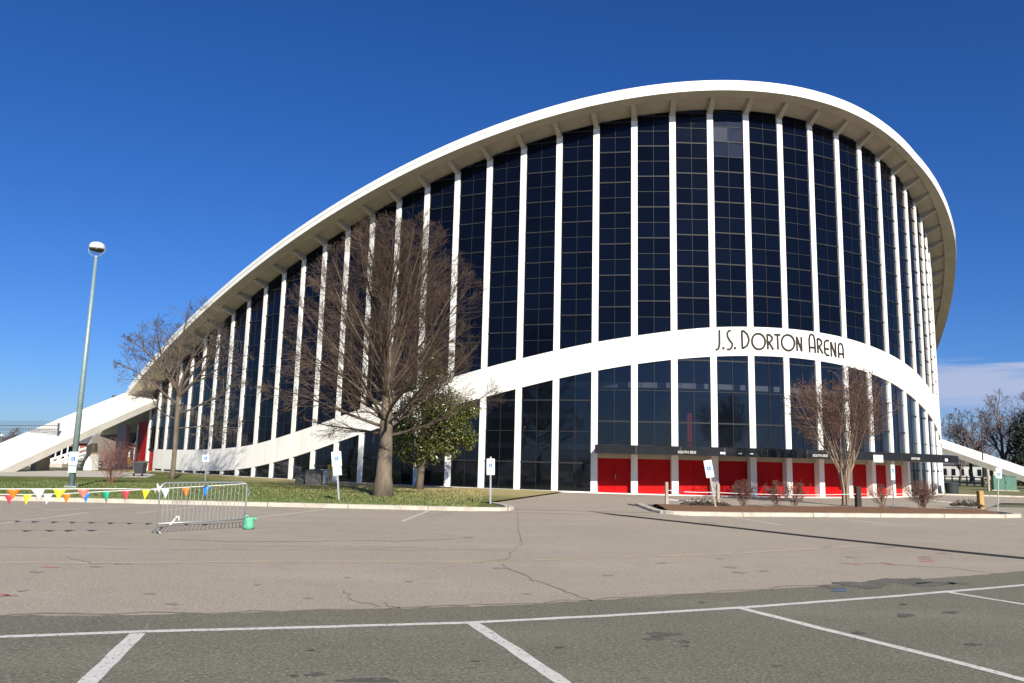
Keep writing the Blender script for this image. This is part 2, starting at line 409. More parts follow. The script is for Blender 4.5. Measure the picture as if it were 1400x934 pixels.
# windows
def bay_window(i, zb, zt_, dz, glassmat, barw, name, thick=1, hazy=(), off=0.0):
    """one bay between columns i and i+1; zb, zt_ are functions of the position along the bay"""
    e = CW/2/2.46
    f0, f1 = i+e, i+1-e
    Z = lambda f: (zb(f), zt_(f))
    lo = max(zb(f0), zb(f1)); base = min(zb(f0), zb(f1)); hi = max(zt_(f0), zt_(f1))
    lev = []; z = (zb(f0)+zb(f1))/2 + dz + off
    while z < hi - .2: lev.append(z); z += dz
    mb = MB(); zl = [-99] + lev + [999]; mid = (f0+f1)/2
    for (g0, g1) in ((f0, mid), (mid, f1)):
        for r in range(len(zl)-1):
            c = []
            for g in (g0, g1):
                b, t_ = Z(g); c.append((min(max(zl[r], b), t_), max(min(zl[r+1], t_), b)))
            if c[0][1]-c[0][0] < .01 and c[1][1]-c[1][0] < .01: continue
            j = [random.uniform(-.009, .009) for _ in range(4)]
            mb.cur = 1 if (r in hazy) else 0
            mb.face([W(g0,-.12+j[0],c[0][0]), W(g1,-.12+j[1],c[1][0]), W(g1,-.12+j[2],c[1][1]), W(g0,-.12+j[3],c[0][1])])
    win = mb.build(name, [glassmat, M_glassH], arena, recalc=False)
    fb = MB()
    def bar(a0, z0, a1, z1, h, d0=-.11, d1=-.05):
        fb.hexa([W(a0,d0,z0-h), W(a1,d0,z1-h), W(a1,d1,z1-h), W(a0,d1,z0-h), W(a0,d0,z0+h), W(a1,d0,z1+h), W(a1,d1,z1+h), W(a0,d1,z0+h)])
    for k, zz in enumerate(lev):
        # clip to the sloping sill and head
        ts = np.linspace(f0, f1, 21); ok = [g for g in ts if zb(g)+.02 < zz < zt_(g)-.02]
        if len(ok) < 2: continue
        hh = barw*(.95 if (k % 2 == thick) else .45)
        g = [ok[0], ok[-1]]
        bar(g[0], zz, g[1], zz, hh, d1=-.055 if k % 2 == thick else -.075)
    mid = (f0+f1)/2; dd = .012*barw/.04
    dd /= 2.46
    fb.hexa([W(mid-dd,-.11,zb(mid)), W(mid+dd,-.11,zb(mid)), W(mid+dd,-.078,zb(mid)), W(mid-dd,-.078,zb(mid)),
             W(mid-dd,-.11,zt_(mid)), W(mid+dd,-.11,zt_(mid)), W(mid+dd,-.078,zt_(mid)), W(mid-dd,-.078,zt_(mid))])
    bar(f0, zb(f0)+.04, f1, zb(f1)+.04, .04)
    fb.build('window_frame', M_bar, win, recalc=False)
    return win
def head(f): return A3(f, -.12, .405).z
for i in range(0, LAST):
    hz = ()
    if i == 24: hz = (11, 12, 13)  # rows given the paler glass that mimics a sun glint
    if i == 23: hz = (14,)
    bay_window(i, (lambda f: bt(f)-.03), head, 1.03, M_glassU, .042, 'window', thick=1, hazy=hz, off=random.uniform(-.06,.06))
CANZ0, CANZ1 = 2.46, 2.97
for i in range(1, LAST):
    if i < 12:
        win = bay_window(i, (lambda f: .13), (lambda f: bb(f)+.03), .95, M_glassL, .03, 'window')
        # louvre slats behind the glass
        mb = MB(); z = .25; e = CW/2/2.46
        while z < max(bb(i+e), bb(i+1-e)):
            ts = [g for g in np.linspace(i+e, i+1-e, 11) if bb(g) > z+.05]
            if len(ts) > 1:
                for (g0, g1) in ((ts[0], ts[-1]),):
                    mb.hexa([W(g0,-.42,z), W(g1,-.42,z), W(g1,-.34,z-.05), W(g0,-.34,z-.05), W(g0,-.42,z+.02), W(g1,-.42,z+.02), W(g1,-.34,z-.03), W(g0,-.34,z-.03)])
            z += .2
        if mb.v: mb.build('louvre', M_bar, win, recalc=False)
    else:
        z0 = CANZ1-.25 if DOOR0 <= i < DOOR1 else .11
        bay_window(i, (lambda f, z0=z0: z0), (lambda f: bb(f)+.03), 1.95 if i > 13 else 1.3, M_glassL, .05, 'window', thick=0, off=-.2)
# doors
for i in range(DOOR0, DOOR1):
    e = CW/2/2.46; f0, f1 = i+e, i+1-e
    mb = MB()
    mid = (f0+f1)/2
    for (g0, g1) in ((f0+.005, mid-.003), (mid+.003, f1-.005)):
        mb.hexa([W(g0,-.50,.09), W(g1,-.50,.09), W(g1,-.44,.09), W(g0,-.44,.09), W(g0,-.50,2.2), W(g1,-.50,2.2), W(g1,-.44,2.2), W(g0,-.44,2.2)])
    mb.hexa([W(f0,-.56,.09), W(f1,-.56,.09), W(f1,-.5,.09), W(f0,-.5,.09), W(f0,-.56,2.2), W(f1,-.56,2.2), W(f1,-.5,2.2), W(f0,-.5,2.2)])
    d = mb.build('door', M_red, arena)
    mb = MB()
    mb.tube([W(mid+.03,-.40,.95), W(mid+.03,-.40,1.25)], .018, 6); mb.box(W(mid+.03,-.42,.97), (.03,.06,.03)); mb.box(W(mid+.03,-.42,1.23), (.03,.06,.03))
    if i == DOOR0: mb.build('door_handle', M_galv, d)
    mb = MB()
    mb.hexa([W(f0,-.50,2.2), W(f1,-.50,2.2), W(f1,-.30,2.2), W(f0,-.30,2.2), W(f0,-.50,CANZ1), W(f1,-.50,CANZ1), W(f1,-.30,CANZ1), W(f0,-.30,CANZ1)])
    mb.build('door_header', M_soffit, arena)
# canopy
CI0, CI1, CO = DOOR0+.10, 31.95, 2.5
def ring_c(i, o=CO): return [W(i,.02,CANZ0+.03), W(i,o,CANZ0), W(i,o,CANZ1-.06), W(i,o-.12,CANZ1), W(i,.02,CANZ1+.05)]
mb = MB(); mb.sweep([ring_c(i) for i in np.linspace(CI0, CI1, 90)])
can = mb.build('canopy', M_slate, arena)
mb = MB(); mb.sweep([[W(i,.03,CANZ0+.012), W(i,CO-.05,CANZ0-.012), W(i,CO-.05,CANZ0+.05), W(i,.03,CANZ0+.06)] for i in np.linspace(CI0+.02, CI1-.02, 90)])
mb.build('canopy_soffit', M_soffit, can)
for k in range(14):
    i = CI0 + .9 + k*.95; mb = MB()
    if i < CI1:
        mb.sweep([[W(j,CO-.01,CANZ0+.02), W(j,CO+.012,CANZ0+.02), W(j,CO+.012,CANZ1-.05), W(j,CO-.01,CANZ1-.05)] for j in (i-.018, i+.018)])
        mb.build('fascia_joint', M_black, can)
def textmesh(txt, size):
    cu = bpy.data.curves.new('t', 'FONT'); cu.body = txt; cu.size = size; cu.extrude = .008; cu.align_x = 'CENTER'; cu.align_y = 'CENTER'; cu.offset = size*.012
    o = bpy.data.objects.new('t', cu); COL.objects.link(o); bpy.context.view_layer.update()
    dg = bpy.context.evaluated_depsgraph_get(); me = bpy.data.meshes.new_from_object(o.evaluated_get(dg))
    COL.objects.unlink(o); bpy.data.objects.remove(o); return me
def solve_i(px, w, z, lo, hi):
    g = np.linspace(lo, hi, 800); best = None
    for i in g:
        x = project(W(i, w, z))[0]
        if best is None or abs(x-px) < best[0]: best = (abs(x-px), i)
    return best[1]
def project(X):
    x, y, z = X[0], X[1], X[2]-EYE
    d = y*CP + z*SP; u = -y*SP + z*CP; a = F*x/d; b = -F*u/d
    return (700 + CR*a - SR*b, 467 + SR*a + CR*b)
def wall_text(txt, px, size, w, z, lo, hi, parent, material, sx=1.0):
    i = solve_i(px, w, z, lo, hi); t, n = Tn(i); me = textmesh(txt, size); p = W(i, w+.012, z)
    for v in me.vertices: v.co = p + t*v.co.x*sx + Vector((0,0,1))*v.co.y + n*v.co.z
    me.materials.clear(); me.materials.append(material)
    o = bpy.data.objects.new('canopy_lettering', me); COL.objects.link(o); setpar(o, parent); return o
ZT = CANZ0+.17
for px in (939, 1121.5, 1251.5): wall_text('SOUTH SIDE', px, .20, CO, ZT, CI0, CI1-.2, can, M_insidebeam, .95)
for px, sx, sz in ((988, .30, .12), (1011, .22, .07), (1027, .2, .07), (1293, .4, .2)):
    i = solve_i(px, CO, ZT, CI0, CI1-.02); t, n = Tn(i)
    mb = MB(); mb.box(W(i, CO+.03, ZT), (sx, .06, sz), math.atan2(t.y, t.x)); mb.build('fascia_light', M_signwhite, can, bevel=.01)
i = solve_i(1199.5, CO, CANZ0+.1, CI0, CI1); t, n = Tn(i)
mb = MB(); mb.box(W(i, CO+.05, CANZ0+.1), (.85, .03, .44), math.atan2(t.y, t.x)); nb = mb.build('notice_board', M_signwhite, can)
mb = MB()
for k in (-1, 0, 1): mb.box(W(i, CO+.07, CANZ0+.1+k*.1), (.66-.08*abs(k), .012, .055), math.atan2(t.y, t.x))
mb.build('notice_stripe', M_pinkmark, nb)

# left end bay: red wall panel and a small red door
mb = MB(); e = CW/2/2.46
mb.hexa([W(-1.45+e,-.15,0), W(0-e,-.15,0), W(0-e,-.06,0), W(-1.45+e,-.06,0), W(-1.45+e,-.15,4.9), W(-e,-.15,4.9), W(-e,-.06,4.9), W(-1.45+e,-.06,4.9)])
mb.build('red_panel', M_red, arena)
mb = MB(); mb.hexa([W(e,-.30,.05), W(.9,-.30,.05), W(.9,-.22,.05), W(e,-.22,.05), W(e,-.30,2.05), W(.9,-.30,2.05), W(.9,-.22,2.05), W(e,-.22,2.05)])
mb.build('side_door', M_red, arena)

# roof saddle, back wall, interior
mb = MB(); rings = []
for i in np.linspace(ILEG+.3, I0m-ILEG-.3, 60):
    a = A3(i,-2.5,.6); b = mirror(a); row = []
    for k in range(13):
        u = k/12; p = a.lerp(b, u); L = (a-b).length; p.z -= .10*L*.55*4*u*(1-u)*.5; row.append(p)
    rings.append(row)
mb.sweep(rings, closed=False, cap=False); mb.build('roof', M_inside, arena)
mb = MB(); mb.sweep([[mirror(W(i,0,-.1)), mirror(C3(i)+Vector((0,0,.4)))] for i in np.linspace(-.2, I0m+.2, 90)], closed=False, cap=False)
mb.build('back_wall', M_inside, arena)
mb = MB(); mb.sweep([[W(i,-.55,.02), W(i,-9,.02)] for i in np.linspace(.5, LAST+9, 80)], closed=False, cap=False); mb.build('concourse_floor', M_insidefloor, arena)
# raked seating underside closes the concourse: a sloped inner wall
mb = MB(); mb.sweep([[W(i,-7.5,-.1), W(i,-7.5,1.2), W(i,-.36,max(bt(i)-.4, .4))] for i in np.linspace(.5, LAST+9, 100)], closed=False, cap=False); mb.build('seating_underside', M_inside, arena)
for (z, lo, hi, w) in ((6.9, 18.6, 33, -1.6), (2.9, 14, 22.5, -1.2), (4.9, 17.0, 20.6, -2.0)):
    mb = MB(); mb.sweep([[W(i,w,z-.17), W(i,w,z+.17), W(i,w-.3,z+.17), W(i,w-.3,z-.17)] for i in np.linspace(lo, hi, 60)]); mb.build('concourse_beam', M_insidebeam, arena)
for px, z0, z1, w in ((942, .05, 5.2, -2.2), (787, .05, 5.0, -1.8), (632, .05, 2.0, -1.5), (1292-150, .05, 5.0, -2.4)):
    i = solve_i(px, w, 2.0, 10, 33); mb = MB(); t, n = Tn(i); mb.box(W(i,w,(z0+z1)/2), (.3,.3,z1-z0), math.atan2(t.y,t.x)); mb.build('red_pillar', M_redpost, arena)
for px, w in ((660, -1.4), (682, -1.6)):   # pale counters seen through the glass
    i = solve_i(px, w, .6, 10, 30); t, n = Tn(i); mb = MB(); mb.box(W(i,w,.5), (.9,.5,.8), math.atan2(t.y,t.x)); mb.build('counter', M_insidebeam, arena, bevel=.02)

# big lettering
GL = dict(
 J=[[(.95,1),(.82,1),(.8,.3),(.6,.06),(.3,0),(0,.0)]],
 S=[[(.75,1),(.45,.99),(.12,.86),(.15,.66),(.55,.46),(1.0,.3),(.85,.1),(.5,0),(.0,.0)]],
 D=[[(.05,0),(.0,1)],[(.0,1),(.3,.97),(.75,.82),(.97,.58),(.95,.4),(.7,.18),(.05,0)]],
 O=[[(.5+.5*math.cos(a*PI/14), .5+.5*math.sin(a*PI/14)) for a in range(29)]],
 R=[[(.08,0),(0,1)],[(0,1),(.4,.98),(.82,.84),(.82,.66),(.45,.5),(.05,.46)],[(.3,.46),(1,0)]],
 T=[[(0,1),(1,1)],[(.5,1),(.55,0)]],
 N=[[(.05,0),(0,1)],[(0,1),(1,0)],[(1,0),(.97,1)]],
 A=[[(.08,0),(.05,.7),(.2,.93),(.5,1),(.8,.93),(.95,.7),(1,0)],[(-.05,.28),(1.08,.28)]],
 E=[[(1,1),(.4,1),(.05,.86),(0,.6),(.05,.15),(.4,0),(1,0)],[(0,.42),(.95,.42)]])
GL['.'] = None
LET = [('J',115,160,140,305),('.',178,188,290,303),('S',215,262,140,303),('.',280,290,288,302),('D',347,408,143,298),('O',432,547,170,300),('R',567,618,177,303),('T',628,682,178,303),('O',692,802,182,310),('N',822,865,196,318),
       ('A',928,982,174,330),('R',1003,1048,214,337),('E',1062,1104,228,352),('N',1120,1160,242,367),('A',1182,1226,254,377)]
mb = MB()
def wall_uz(px, py):
    i = solve_i(px, .03, 9.8, 23, 30)
    z = 9.8
    for _ in range(6):
        z += (project(W(i,.03,z))[1]-py)*43/F
    return i, z
for ch, x0, x1, y0, y1 in LET:
    ia, z0 = wall_uz(960+x0/6.364, 430+y1/6.364); ib, z1 = wall_uz(960+x1/6.364, 430+y0/6.364)
    if ch == '.':
        im = (ia+ib)/2; d = .075/2.46
        mb.hexa([W(im-d,.012,z0), W(im+d,.012,z0), W(im+d,.05,z0), W(im-d,.05,z0), W(im-d,.012,z0+.14), W(im+d,.012,z0+.14), W(im+d,.05,z0+.14), W(im-d,.05,z0+.14)]); continue
    hw = .064
    # slight sag of each letter along the band's slope
    slope = 0.0
    for st in GL[ch]:
        # resample smooth
        pts = [( (ia+(ib-ia)*u)*2.466, z0+(z1-z0)*v) for u, v in st]
        L = []; R_ = []
        for k, (x, z) in enumerate(pts):
            a = pts[max(k-1,0)]; b = pts[min(k+1,len(pts)-1)]; tx, tz = b[0]-a[0], b[1]-a[1]
            if ch == 'O' and k in (0, len(pts)-1): a = pts[-2]; b = pts[1]; tx, tz = b[0]-a[0], b[1]-a[1]
            l = math.hypot(tx, tz) or 1; nx, nz = -tz/l*hw, tx/l*hw
            L.append((x+nx, z+nz)); R_.append((x-nx, z-nz))
        dep = random.uniform(.045, .055)
        mb.sweep([[W(l[0]/2.466,.012,l[1]), W(l[0]/2.466,dep,l[1]), W(r[0]/2.466,dep,r[1]), W(r[0]/2.466,.012,r[1])] for l, r in zip(L, R_)])
mb.build('arena_lettering', M_letter, arena)

# dark box and floodlight on the left leg
def legB(i, w, h): return mirror(A3(i, w, h))
mb = MB(); p = at(158.5, 546.5, 79); mb.box(p, (.75, .6, .8), .5); mb.build('roof_drain_box', M_black, arena)

# ------------------------------------------------------------------ ground
def sheet(name, pts, z, m):
    mb = MB(); mb.face([(p[0], p[1], z) for p in pts]); return struct(mb.build(name, m, recalc=False))
sheet('ground', [(-1500,-200),(1500,-200),(1500,2500),(-1500,2500)], -.02, M_dirt)
bnd = [(-420,846),(-150,844),(0,842),(160,841),(300,839),(560,832),(700,828),(800,822),(900,816),(1070,805),(1180,798),(1290,790),(1400,781),(1560,768),(1800,748)]
rb = [gp(*q) for q in bnd]
# wobble the edge of the older surface
edge = []
for a, b in zip(rb, rb[1:]):
    for k in range(8): 
        p = a.lerp(b, k/8); edge.append((p.x, p.y + random.uniform(-.05, .05)))
edge.append((rb[-1].x, rb[-1].y))
sheet('parking_lot', [(-150,-20),(150,-20),(150,60),(60,60),(60,44.0),(22,44),(22,36),(-150,36)], 0.0, M_pale)
sheet('road', [(-60,-15),(60,-15),(60,edge[-1][1])] + [(x,y) for x,y in reversed(edge)] + [(-60, edge[0][1])], .004, M_dark)

def strip(mb, pts, w, z, ragged=0.0):
    pts = [Vector((p[0], p[1], 0)) for p in pts]
    out = []
    for a, b in zip(pts, pts[1:]):
        n = max(1, int((b-a).length/.25)) if ragged else 1
        for k in range(n): out.append(a.lerp(b, k/n))
    out.append(pts[-1]); Ls = []
    for i, p in enumerate(out):
        t = (out[min(i+1,len(out)-1)]-out[max(i-1,0)]).normalized(); n = Vector((-t.y, t.x, 0))
        a = w/2*(1+random.uniform(-ragged, ragged)); b = w/2*(1+random.uniform(-ragged, ragged)); Ls.append((p+n*a, p-n*b))
    for (a, b), (c, d) in zip(Ls, Ls[1:]):
        mb.face([(a.x,a.y,z),(b.x,b.y,z),(d.x,d.y,z),(c.x,c.y,z)])
def gl(pts): return [gp(*q) for q in pts]
mb = MB()
strip(mb, gl([(-200,876),(0,871.5),(190,864.5),(420,858.5),(645,852),(830,842.5),(1020,831),(1220,816),(1400,800.5),(1700,772)]), .125, .008, .12)
strip(mb, gl([(188,867),(150,905),(118,936),(60,1000)]), .17, .0085, .12)
strip(mb, gl([(647,853.5),(700,887),(772,936),(850,990)]), .16, .0085, .12)
strip(mb, gl([(1012,832),(1130,862),(1260,894),(1410,933)]), .14, .0085, .12)
strip(mb, gl([(1298,810.5),(1400,827),(1500,842)]), .13, .0085, .12)
struct(mb.build('road_markings', M_line, recalc=False))
mb = MB()
for q in ([(350,708),(445,696.5)], [(550,713),(587,698)], [(982,704),(1068,718)], [(1120,706),(1222,718)], [(1290,709),(1390,717)], [(185,702),(265,694)], [(60,698),(200,691)], [(0,716),(120,701)], [(1300,702),(1250,698)]):
    strip(mb, gl(q), .13, .004, .2)
struct(mb.build('faded_stall_lines', M_faint, recalc=False))
mb = MB()
strip(mb, gl([(-50,769),(150,770),(350,768),(650,768),(800,764),(1000,757),(1200,745)]), .14, .004, .3)
strip(mb, gl([(350,726),(430,724),(520,727),(590,729),(625,731)]), .14, .004, .3)
struct(mb.build('yellow_markings', M_yell, recalc=False))
mb = MB()
for q in ([(1255,764),(1278,766)], [(1258,768),(1275,767)], [(1205,769),(1222,772)], [(1150,770),(1178,772)], [(-5,812),(22,815)], [(-5,816),(12,814)], [(60,775),(80,776)]):
    strip(mb, gl(q), .10, .006, .5)
struct(mb.build('spray_marks', M_orange, recalc=False))
mb = MB()
def crack(pts, w):
    P_ = gl(pts); out = []
    for a, b in zip(P_, P_[1:]):
        for k in range(6):
            p = a.lerp(b, k/6); out.append((p.x+random.uniform(-.06,.06), p.y+random.uniform(-.1,.1)))
    out.append(P_[-1]); strip(mb, out, w, .005, .5)
crack([(690,772),(730,793),(770,808),(808,822)], .04); crack([(705,698),(716,742),(690,765),(645,770)], .03)
crack([(472,808),(490,824),(520,830)], .03); crack([(520,825),(545,832)], .03)
crack([(0,841),(300,838),(560,830),(700,826),(900,814),(1070,803),(1180,797)], .06)
crack([(230,738),(330,741),(430,740),(540,740),(620,737)], .05); crack([(300,746),(600,750)], .02)
crack([(90,762),(130,770),(180,772)], .03); crack([(650,768),(900,760)], .02); crack([(0,748),(300,752),(700,752)], .02)
crack([(585,707),(625,699)], .04); crack([(1180,770),(1300,776),(1400,790)], .03)
crack([(190,866),(203,853)], .03)
struct(mb.build('pavement_cracks', M_crack, recalc=False))
def blob(mb, px, py, rx, ry, z, n=22, seed=None):
    c = gp(px, py); ex = gp(px+rx, py); ey = gp(px, py-ry); a = ex-c; b = ey-c
    ph = [random.uniform(0, 6.28) for _ in range(4)]
    pts = []
    for k in range(n):
        t = 2*PI*k/n; r = 1 + .22*math.sin(2*t+ph[0]) + .16*math.sin(3*t+ph[1]) + .12*math.sin(5*t+ph[2]) + .1*math.sin(9*t+ph[3])
        p = c + a*math.cos(t)*r + b*math.sin(t)*r; pts.append((p.x, p.y, z))
    mb.face(pts)
mb = MB()
for q in ((907,868,20,3), (895,874,16,2), (935,878,8,1.6), (938,884,6,1.2), (505,931,32,3.2), (432,923,14,2.2), (402,925,7,1.5), (425,890,7,1.2), (1238,842,14,2), (1300,838,9,1.6), (1175,866,9,1.6), (765,886,6,1.2), (1235,827,5,1), (960,824,5,.9), (1062,911,7,1.6), (650,905,5,1), (1330,882,12,1.4)):
    blob(mb, *q, .0092)
struct(mb.build('oil_stains', M_stain, recalc=False))
mb = MB()
for q in ((1180,800,36,4), (1235,795,34,4.5), (1275,799,26,2.6), (1310,798,14,1.6), (1140,803,18,1.8)): blob(mb, *q, .0096)
struct(mb.build('damp_patch', M_stain2, recalc=False))
mb = MB()
for q in ((965,716,16,1.4), (235,826,10,1.6), (205,812,8,1.2), (50,782,8,1.5), (685,777,9,1.4), (832,787,7,1), (1265,762,10,1), (1130,748,9,1), (1215,748,12,1.2), (1165,762,8,1), (1000,776,10,1), (1012,783,10,1.2), (1045,781,7,.9), (560,795,6,.8), (420,818,6,1), (130,775,8,.9), (640,735,9,1), (30,808,8,1), (1290,757,8,1), (985,764,7,.8), (475,790,5,.7), (720,812,6,.9), (352,800,5,.8), (905,770,8,.8)):
    blob(mb, *q, .0055)
struct(mb.build('dark_patches', M_patch, recalc=False))
# a scrap of blue litter
mb = MB(); p = gp(1147, 809); mb.prism([p+Vector((-.13,-.02,.012)), p+Vector((.11,-.03,.012)), p+Vector((.13,.02,.02)), p+Vector((.02,.035,.03)), p+Vector((-.11,.02,.016))], (0,0,.012))
tag(mb.build('litter', mat('blue_litter', (.05,.08,.15), .7)), 'small flat scrap of blue litter lying on the edge of the dark asphalt', 'litter')

# kerbs, lawn, beds, walks
KY = 30.25
def kerb_path(pts, name, w=.32, h=.15, mat_=None):
    mb = MB(); rings = []
    pts = [Vector((p[0], p[1], 0)) for p in pts]
    for i, p in enumerate(pts):
        t = (pts[min(i+1,len(pts)-1)]-pts[max(i-1,0)]).normalized(); n = Vector((-t.y, t.x, 0))
        rings.append([p+Vector((0,0,-.05)), p+n*.02+Vector((0,0,h-.03)), p+n*.06+Vector((0,0,h)), p+n*w+Vector((0,0,h)), p+n*w+Vector((0,0,-.05))])
    mb.sweep(rings); return struct(mb.build(name, M_kerb))
lk = [(-90,KY-.6),(-60,KY-.5),(-40,KY-.3),(-20,KY-.1),(-9,KY),(-1,KY+.1)]
rr = [(-.3,KY+.25),(.1,KY+.6),(.25,KY+1.1),(.1,KY+2.2),(-.5,KY+4.0)]
kerb_path(lk+rr, 'kerb')
rk = [(5.8,KY+6.2),(5.75,KY+4.0),(5.75,KY+1.6),(5.95,KY+.9),(6.4,KY+.55),(7.0,KY+.45),(9,KY+.65),(12,KY+1.45),(15.5,KY+2.3),(19,KY+3.2),(21.4,KY+3.85),(22.3,KY+4.3),(22.8,KY+5.0),(22.9,KY+6.2),(22.4,KY+7.4)]
kerb_path(rk, 'kerb')
# joints across kerb tops are small dark gaps
lawn_edge = [(x, y+.3) for x, y in lk] + [(-.7,KY+.7),(-.3,KY+1.2),(-.45,KY+2.2),(-1.0,KY+4.0)]
M_lawn = bpy.data.materials.new('lawn_grass'); M_lawn.use_nodes = True
nt = M_lawn.node_tree; b = nt.nodes['Principled BSDF']; b.inputs['Roughness'].default_value = .95; b.inputs['Specular IOR Level'].default_value = .1
tc = nt.nodes.new('ShaderNodeTexCoord'); src = tc.outputs['Object']; rgb = nt.nodes.new('ShaderNodeRGB'); rgb.outputs[0].default_value = (.135, .155, .045, 1)
c = noise_mix(nt, src, rgb.outputs[0], (.085, .115, .03), .6, .45, .65, 5)
c = noise_mix(nt, src, c, (.37, .30, .14), .22, .55, .74, 5, (.35, 1, 1), .8)
c = noise_mix(nt, src, c, (.42, .34, .17), 1.1, .62, .78, 6, (.4, 1, 1), .8)
# dry strip nearest the building on the right half: object-space gradient of wear (bare, trodden turf)
sep = nt.nodes.new('ShaderNodeSeparateXYZ'); nt.links.new(src, sep.inputs[0])
ma = nt.nodes.new('ShaderNodeMath'); ma.operation = 'MULTIPLY_ADD'; ma.inputs[1].default_value = 1.0; nt.links.new(sep.outputs['X'], ma.inputs[0]); nt.links.new(sep.outputs['Y'], ma.inputs[2])
nz = nt.nodes.new('ShaderNodeTexNoise'); nz.inputs['Scale'].default_value = .5; nt.links.new(src, nz.inputs['Vector'])
mb2 = nt.nodes.new('ShaderNodeMath'); mb2.operation = 'MULTIPLY_ADD'; mb2.inputs[1].default_value = 9; nt.links.new(nz.outputs['Fac'], mb2.inputs[0]); nt.links.new(ma.outputs[0], mb2.inputs[2])
mr = nt.nodes.new('ShaderNodeMapRange'); mr.inputs['From Min'].default_value = 37.0; mr.inputs['From Max'].default_value = 48; mr.inputs['To Max'].default_value = .85; nt.links.new(mb2.outputs[0], mr.inputs['Value'])
mx = nt.nodes.new('ShaderNodeMix'); mx.data_type = 'RGBA'; nt.links.new(mr.outputs[0], mx.inputs['Factor']); nt.links.new(c, mx.inputs['A']); mx.inputs['B'].default_value = (.42, .34, .17, 1)
nt.links.new(mx.outputs['Result'], b.inputs['Base Color'])
n2 = nt.nodes.new('ShaderNodeTexNoise'); n2.inputs['Scale'].default_value = 40; nt.links.new(src, n2.inputs['Vector'])
bp = nt.nodes.new('ShaderNodeBump'); bp.inputs['Strength'].default_value = .8; bp.inputs['Distance'].default_value = .05; nt.links.new(n2.outputs['Fac'], bp.inputs['Height']); nt.links.new(bp.outputs['Normal'], b.inputs['Normal'])
back = [W(20.3,.5,0), W(17,.6,0), W(13,.6,0), W(8,.6,0), W(3,.6,0), W(.5,1.2,0)]
sheet('lawn', lawn_edge + [(p.x, p.y) for p in back] + [(-42,64),(-90,58)], .13, M_lawn)
sheet('walkway', [(-1.4,KY+.2),(0,KY+1),(6.2,KY+1),(6.2,KY+5),(22,KY+7),(30,KY+18),(60,KY+26),(60,160),(-30,160),(-30,60)], .05, M_walk)
# apron where the walkway runs down to the lot
mb = MB(); mb.face([(-1.2,KY-.2,.006),(6.6,KY+.0,.006),(6.4,KY+1.6,.056),(-.6,KY+1.6,.056)]); struct(mb.build('ramp', M_walk, recalc=False))
sheet('path', [tuple(gp(*q,.14).xy) for q in ((-60,650.5),(60,651.5),(130,652.3),(200,653),(214,648.5),(190,645),(60,643),(-60,643))], .14, M_kerb)
mb = MB(); rings = []
inner = [(6.5,KY+5.6),(7.1,KY+5.9),(9,KY+6.1),(12,KY+6.6),(15.8,KY+7.4),(19.6,KY+8.0),(22.2,KY+7.2)]
outer = [(6.3,KY+1.0),(7.0,KY+.75),(9,KY+.95),(12,KY+1.75),(15.5,KY+2.6),(19,KY+3.5),(21.7,KY+4.4)]
for a, b in zip(outer, inner):
    A, B = Vector((*a,0)), Vector((*b,0)); row = []
    for k in range(9):
        u = k/8; p = A.lerp(B, u); row.append((p.x, p.y, .12 + .10*math.sin(PI*u)*(.7+.3*math.sin(p.x*2.1)) - (.08 if k == 8 else 0)))
    rings.append(row)
# refine along x
fine = []
for r0, r1 in zip(rings, rings[1:]):
    for k in range(8): fine.append([Vector(p).lerp(Vector(q), k/8) + Vector((0,0,random.uniform(0,.03))) for p, q in zip(r0, r1)])
mb.sweep(fine, closed=False, cap=False); struct(mb.build('mulch_bed', M_mulch, smooth=True))
# grass and road beyond, right
sheet('far_lawn', [(26,63),(40,60),(120,64),(160,140),(46,140)], .06, mat('far_lawn_grass', (.07,.10,.025), .95, 0, .4, color2=(.20,.16,.07)))
kerb_path([(25,62.5),(40,59.5),(80,61.5),(120,63.5)], 'kerb')

# grass blades (uncountable)
mb = MB()
pl = [(p[0],p[1]) for p in lawn_edge]
def lawn_front(x):
    return float(np.interp(x, [q[0] for q in lk], [q[1] for q in lk]))+.35
for k in range(26000):
    x = random.uniform(-27, -1.2); y0 = lawn_front(x); y = y0 + 16*random.random()**1.8
    dry = random.random() < np.clip((.5*x + .5*y - 12)/11, .05, .7)
    h = random.uniform(.04, .10); a = random.uniform(0, 6.28); dx, dy = math.cos(a)*.02, math.sin(a)*.02
    l = random.uniform(-.04, .04); mb.cur = 1 if dry else 0
    mb.face([(x-dx,y-dy,.125),(x+dx,y+dy,.125),(x+l,y+random.uniform(-.04,.04),.13+h)])
tag(mb.build('grass', [M_bladeA, M_bladeB], recalc=False), kind='stuff', label='short winter grass of the lawn in front of the arena', cat='grass')

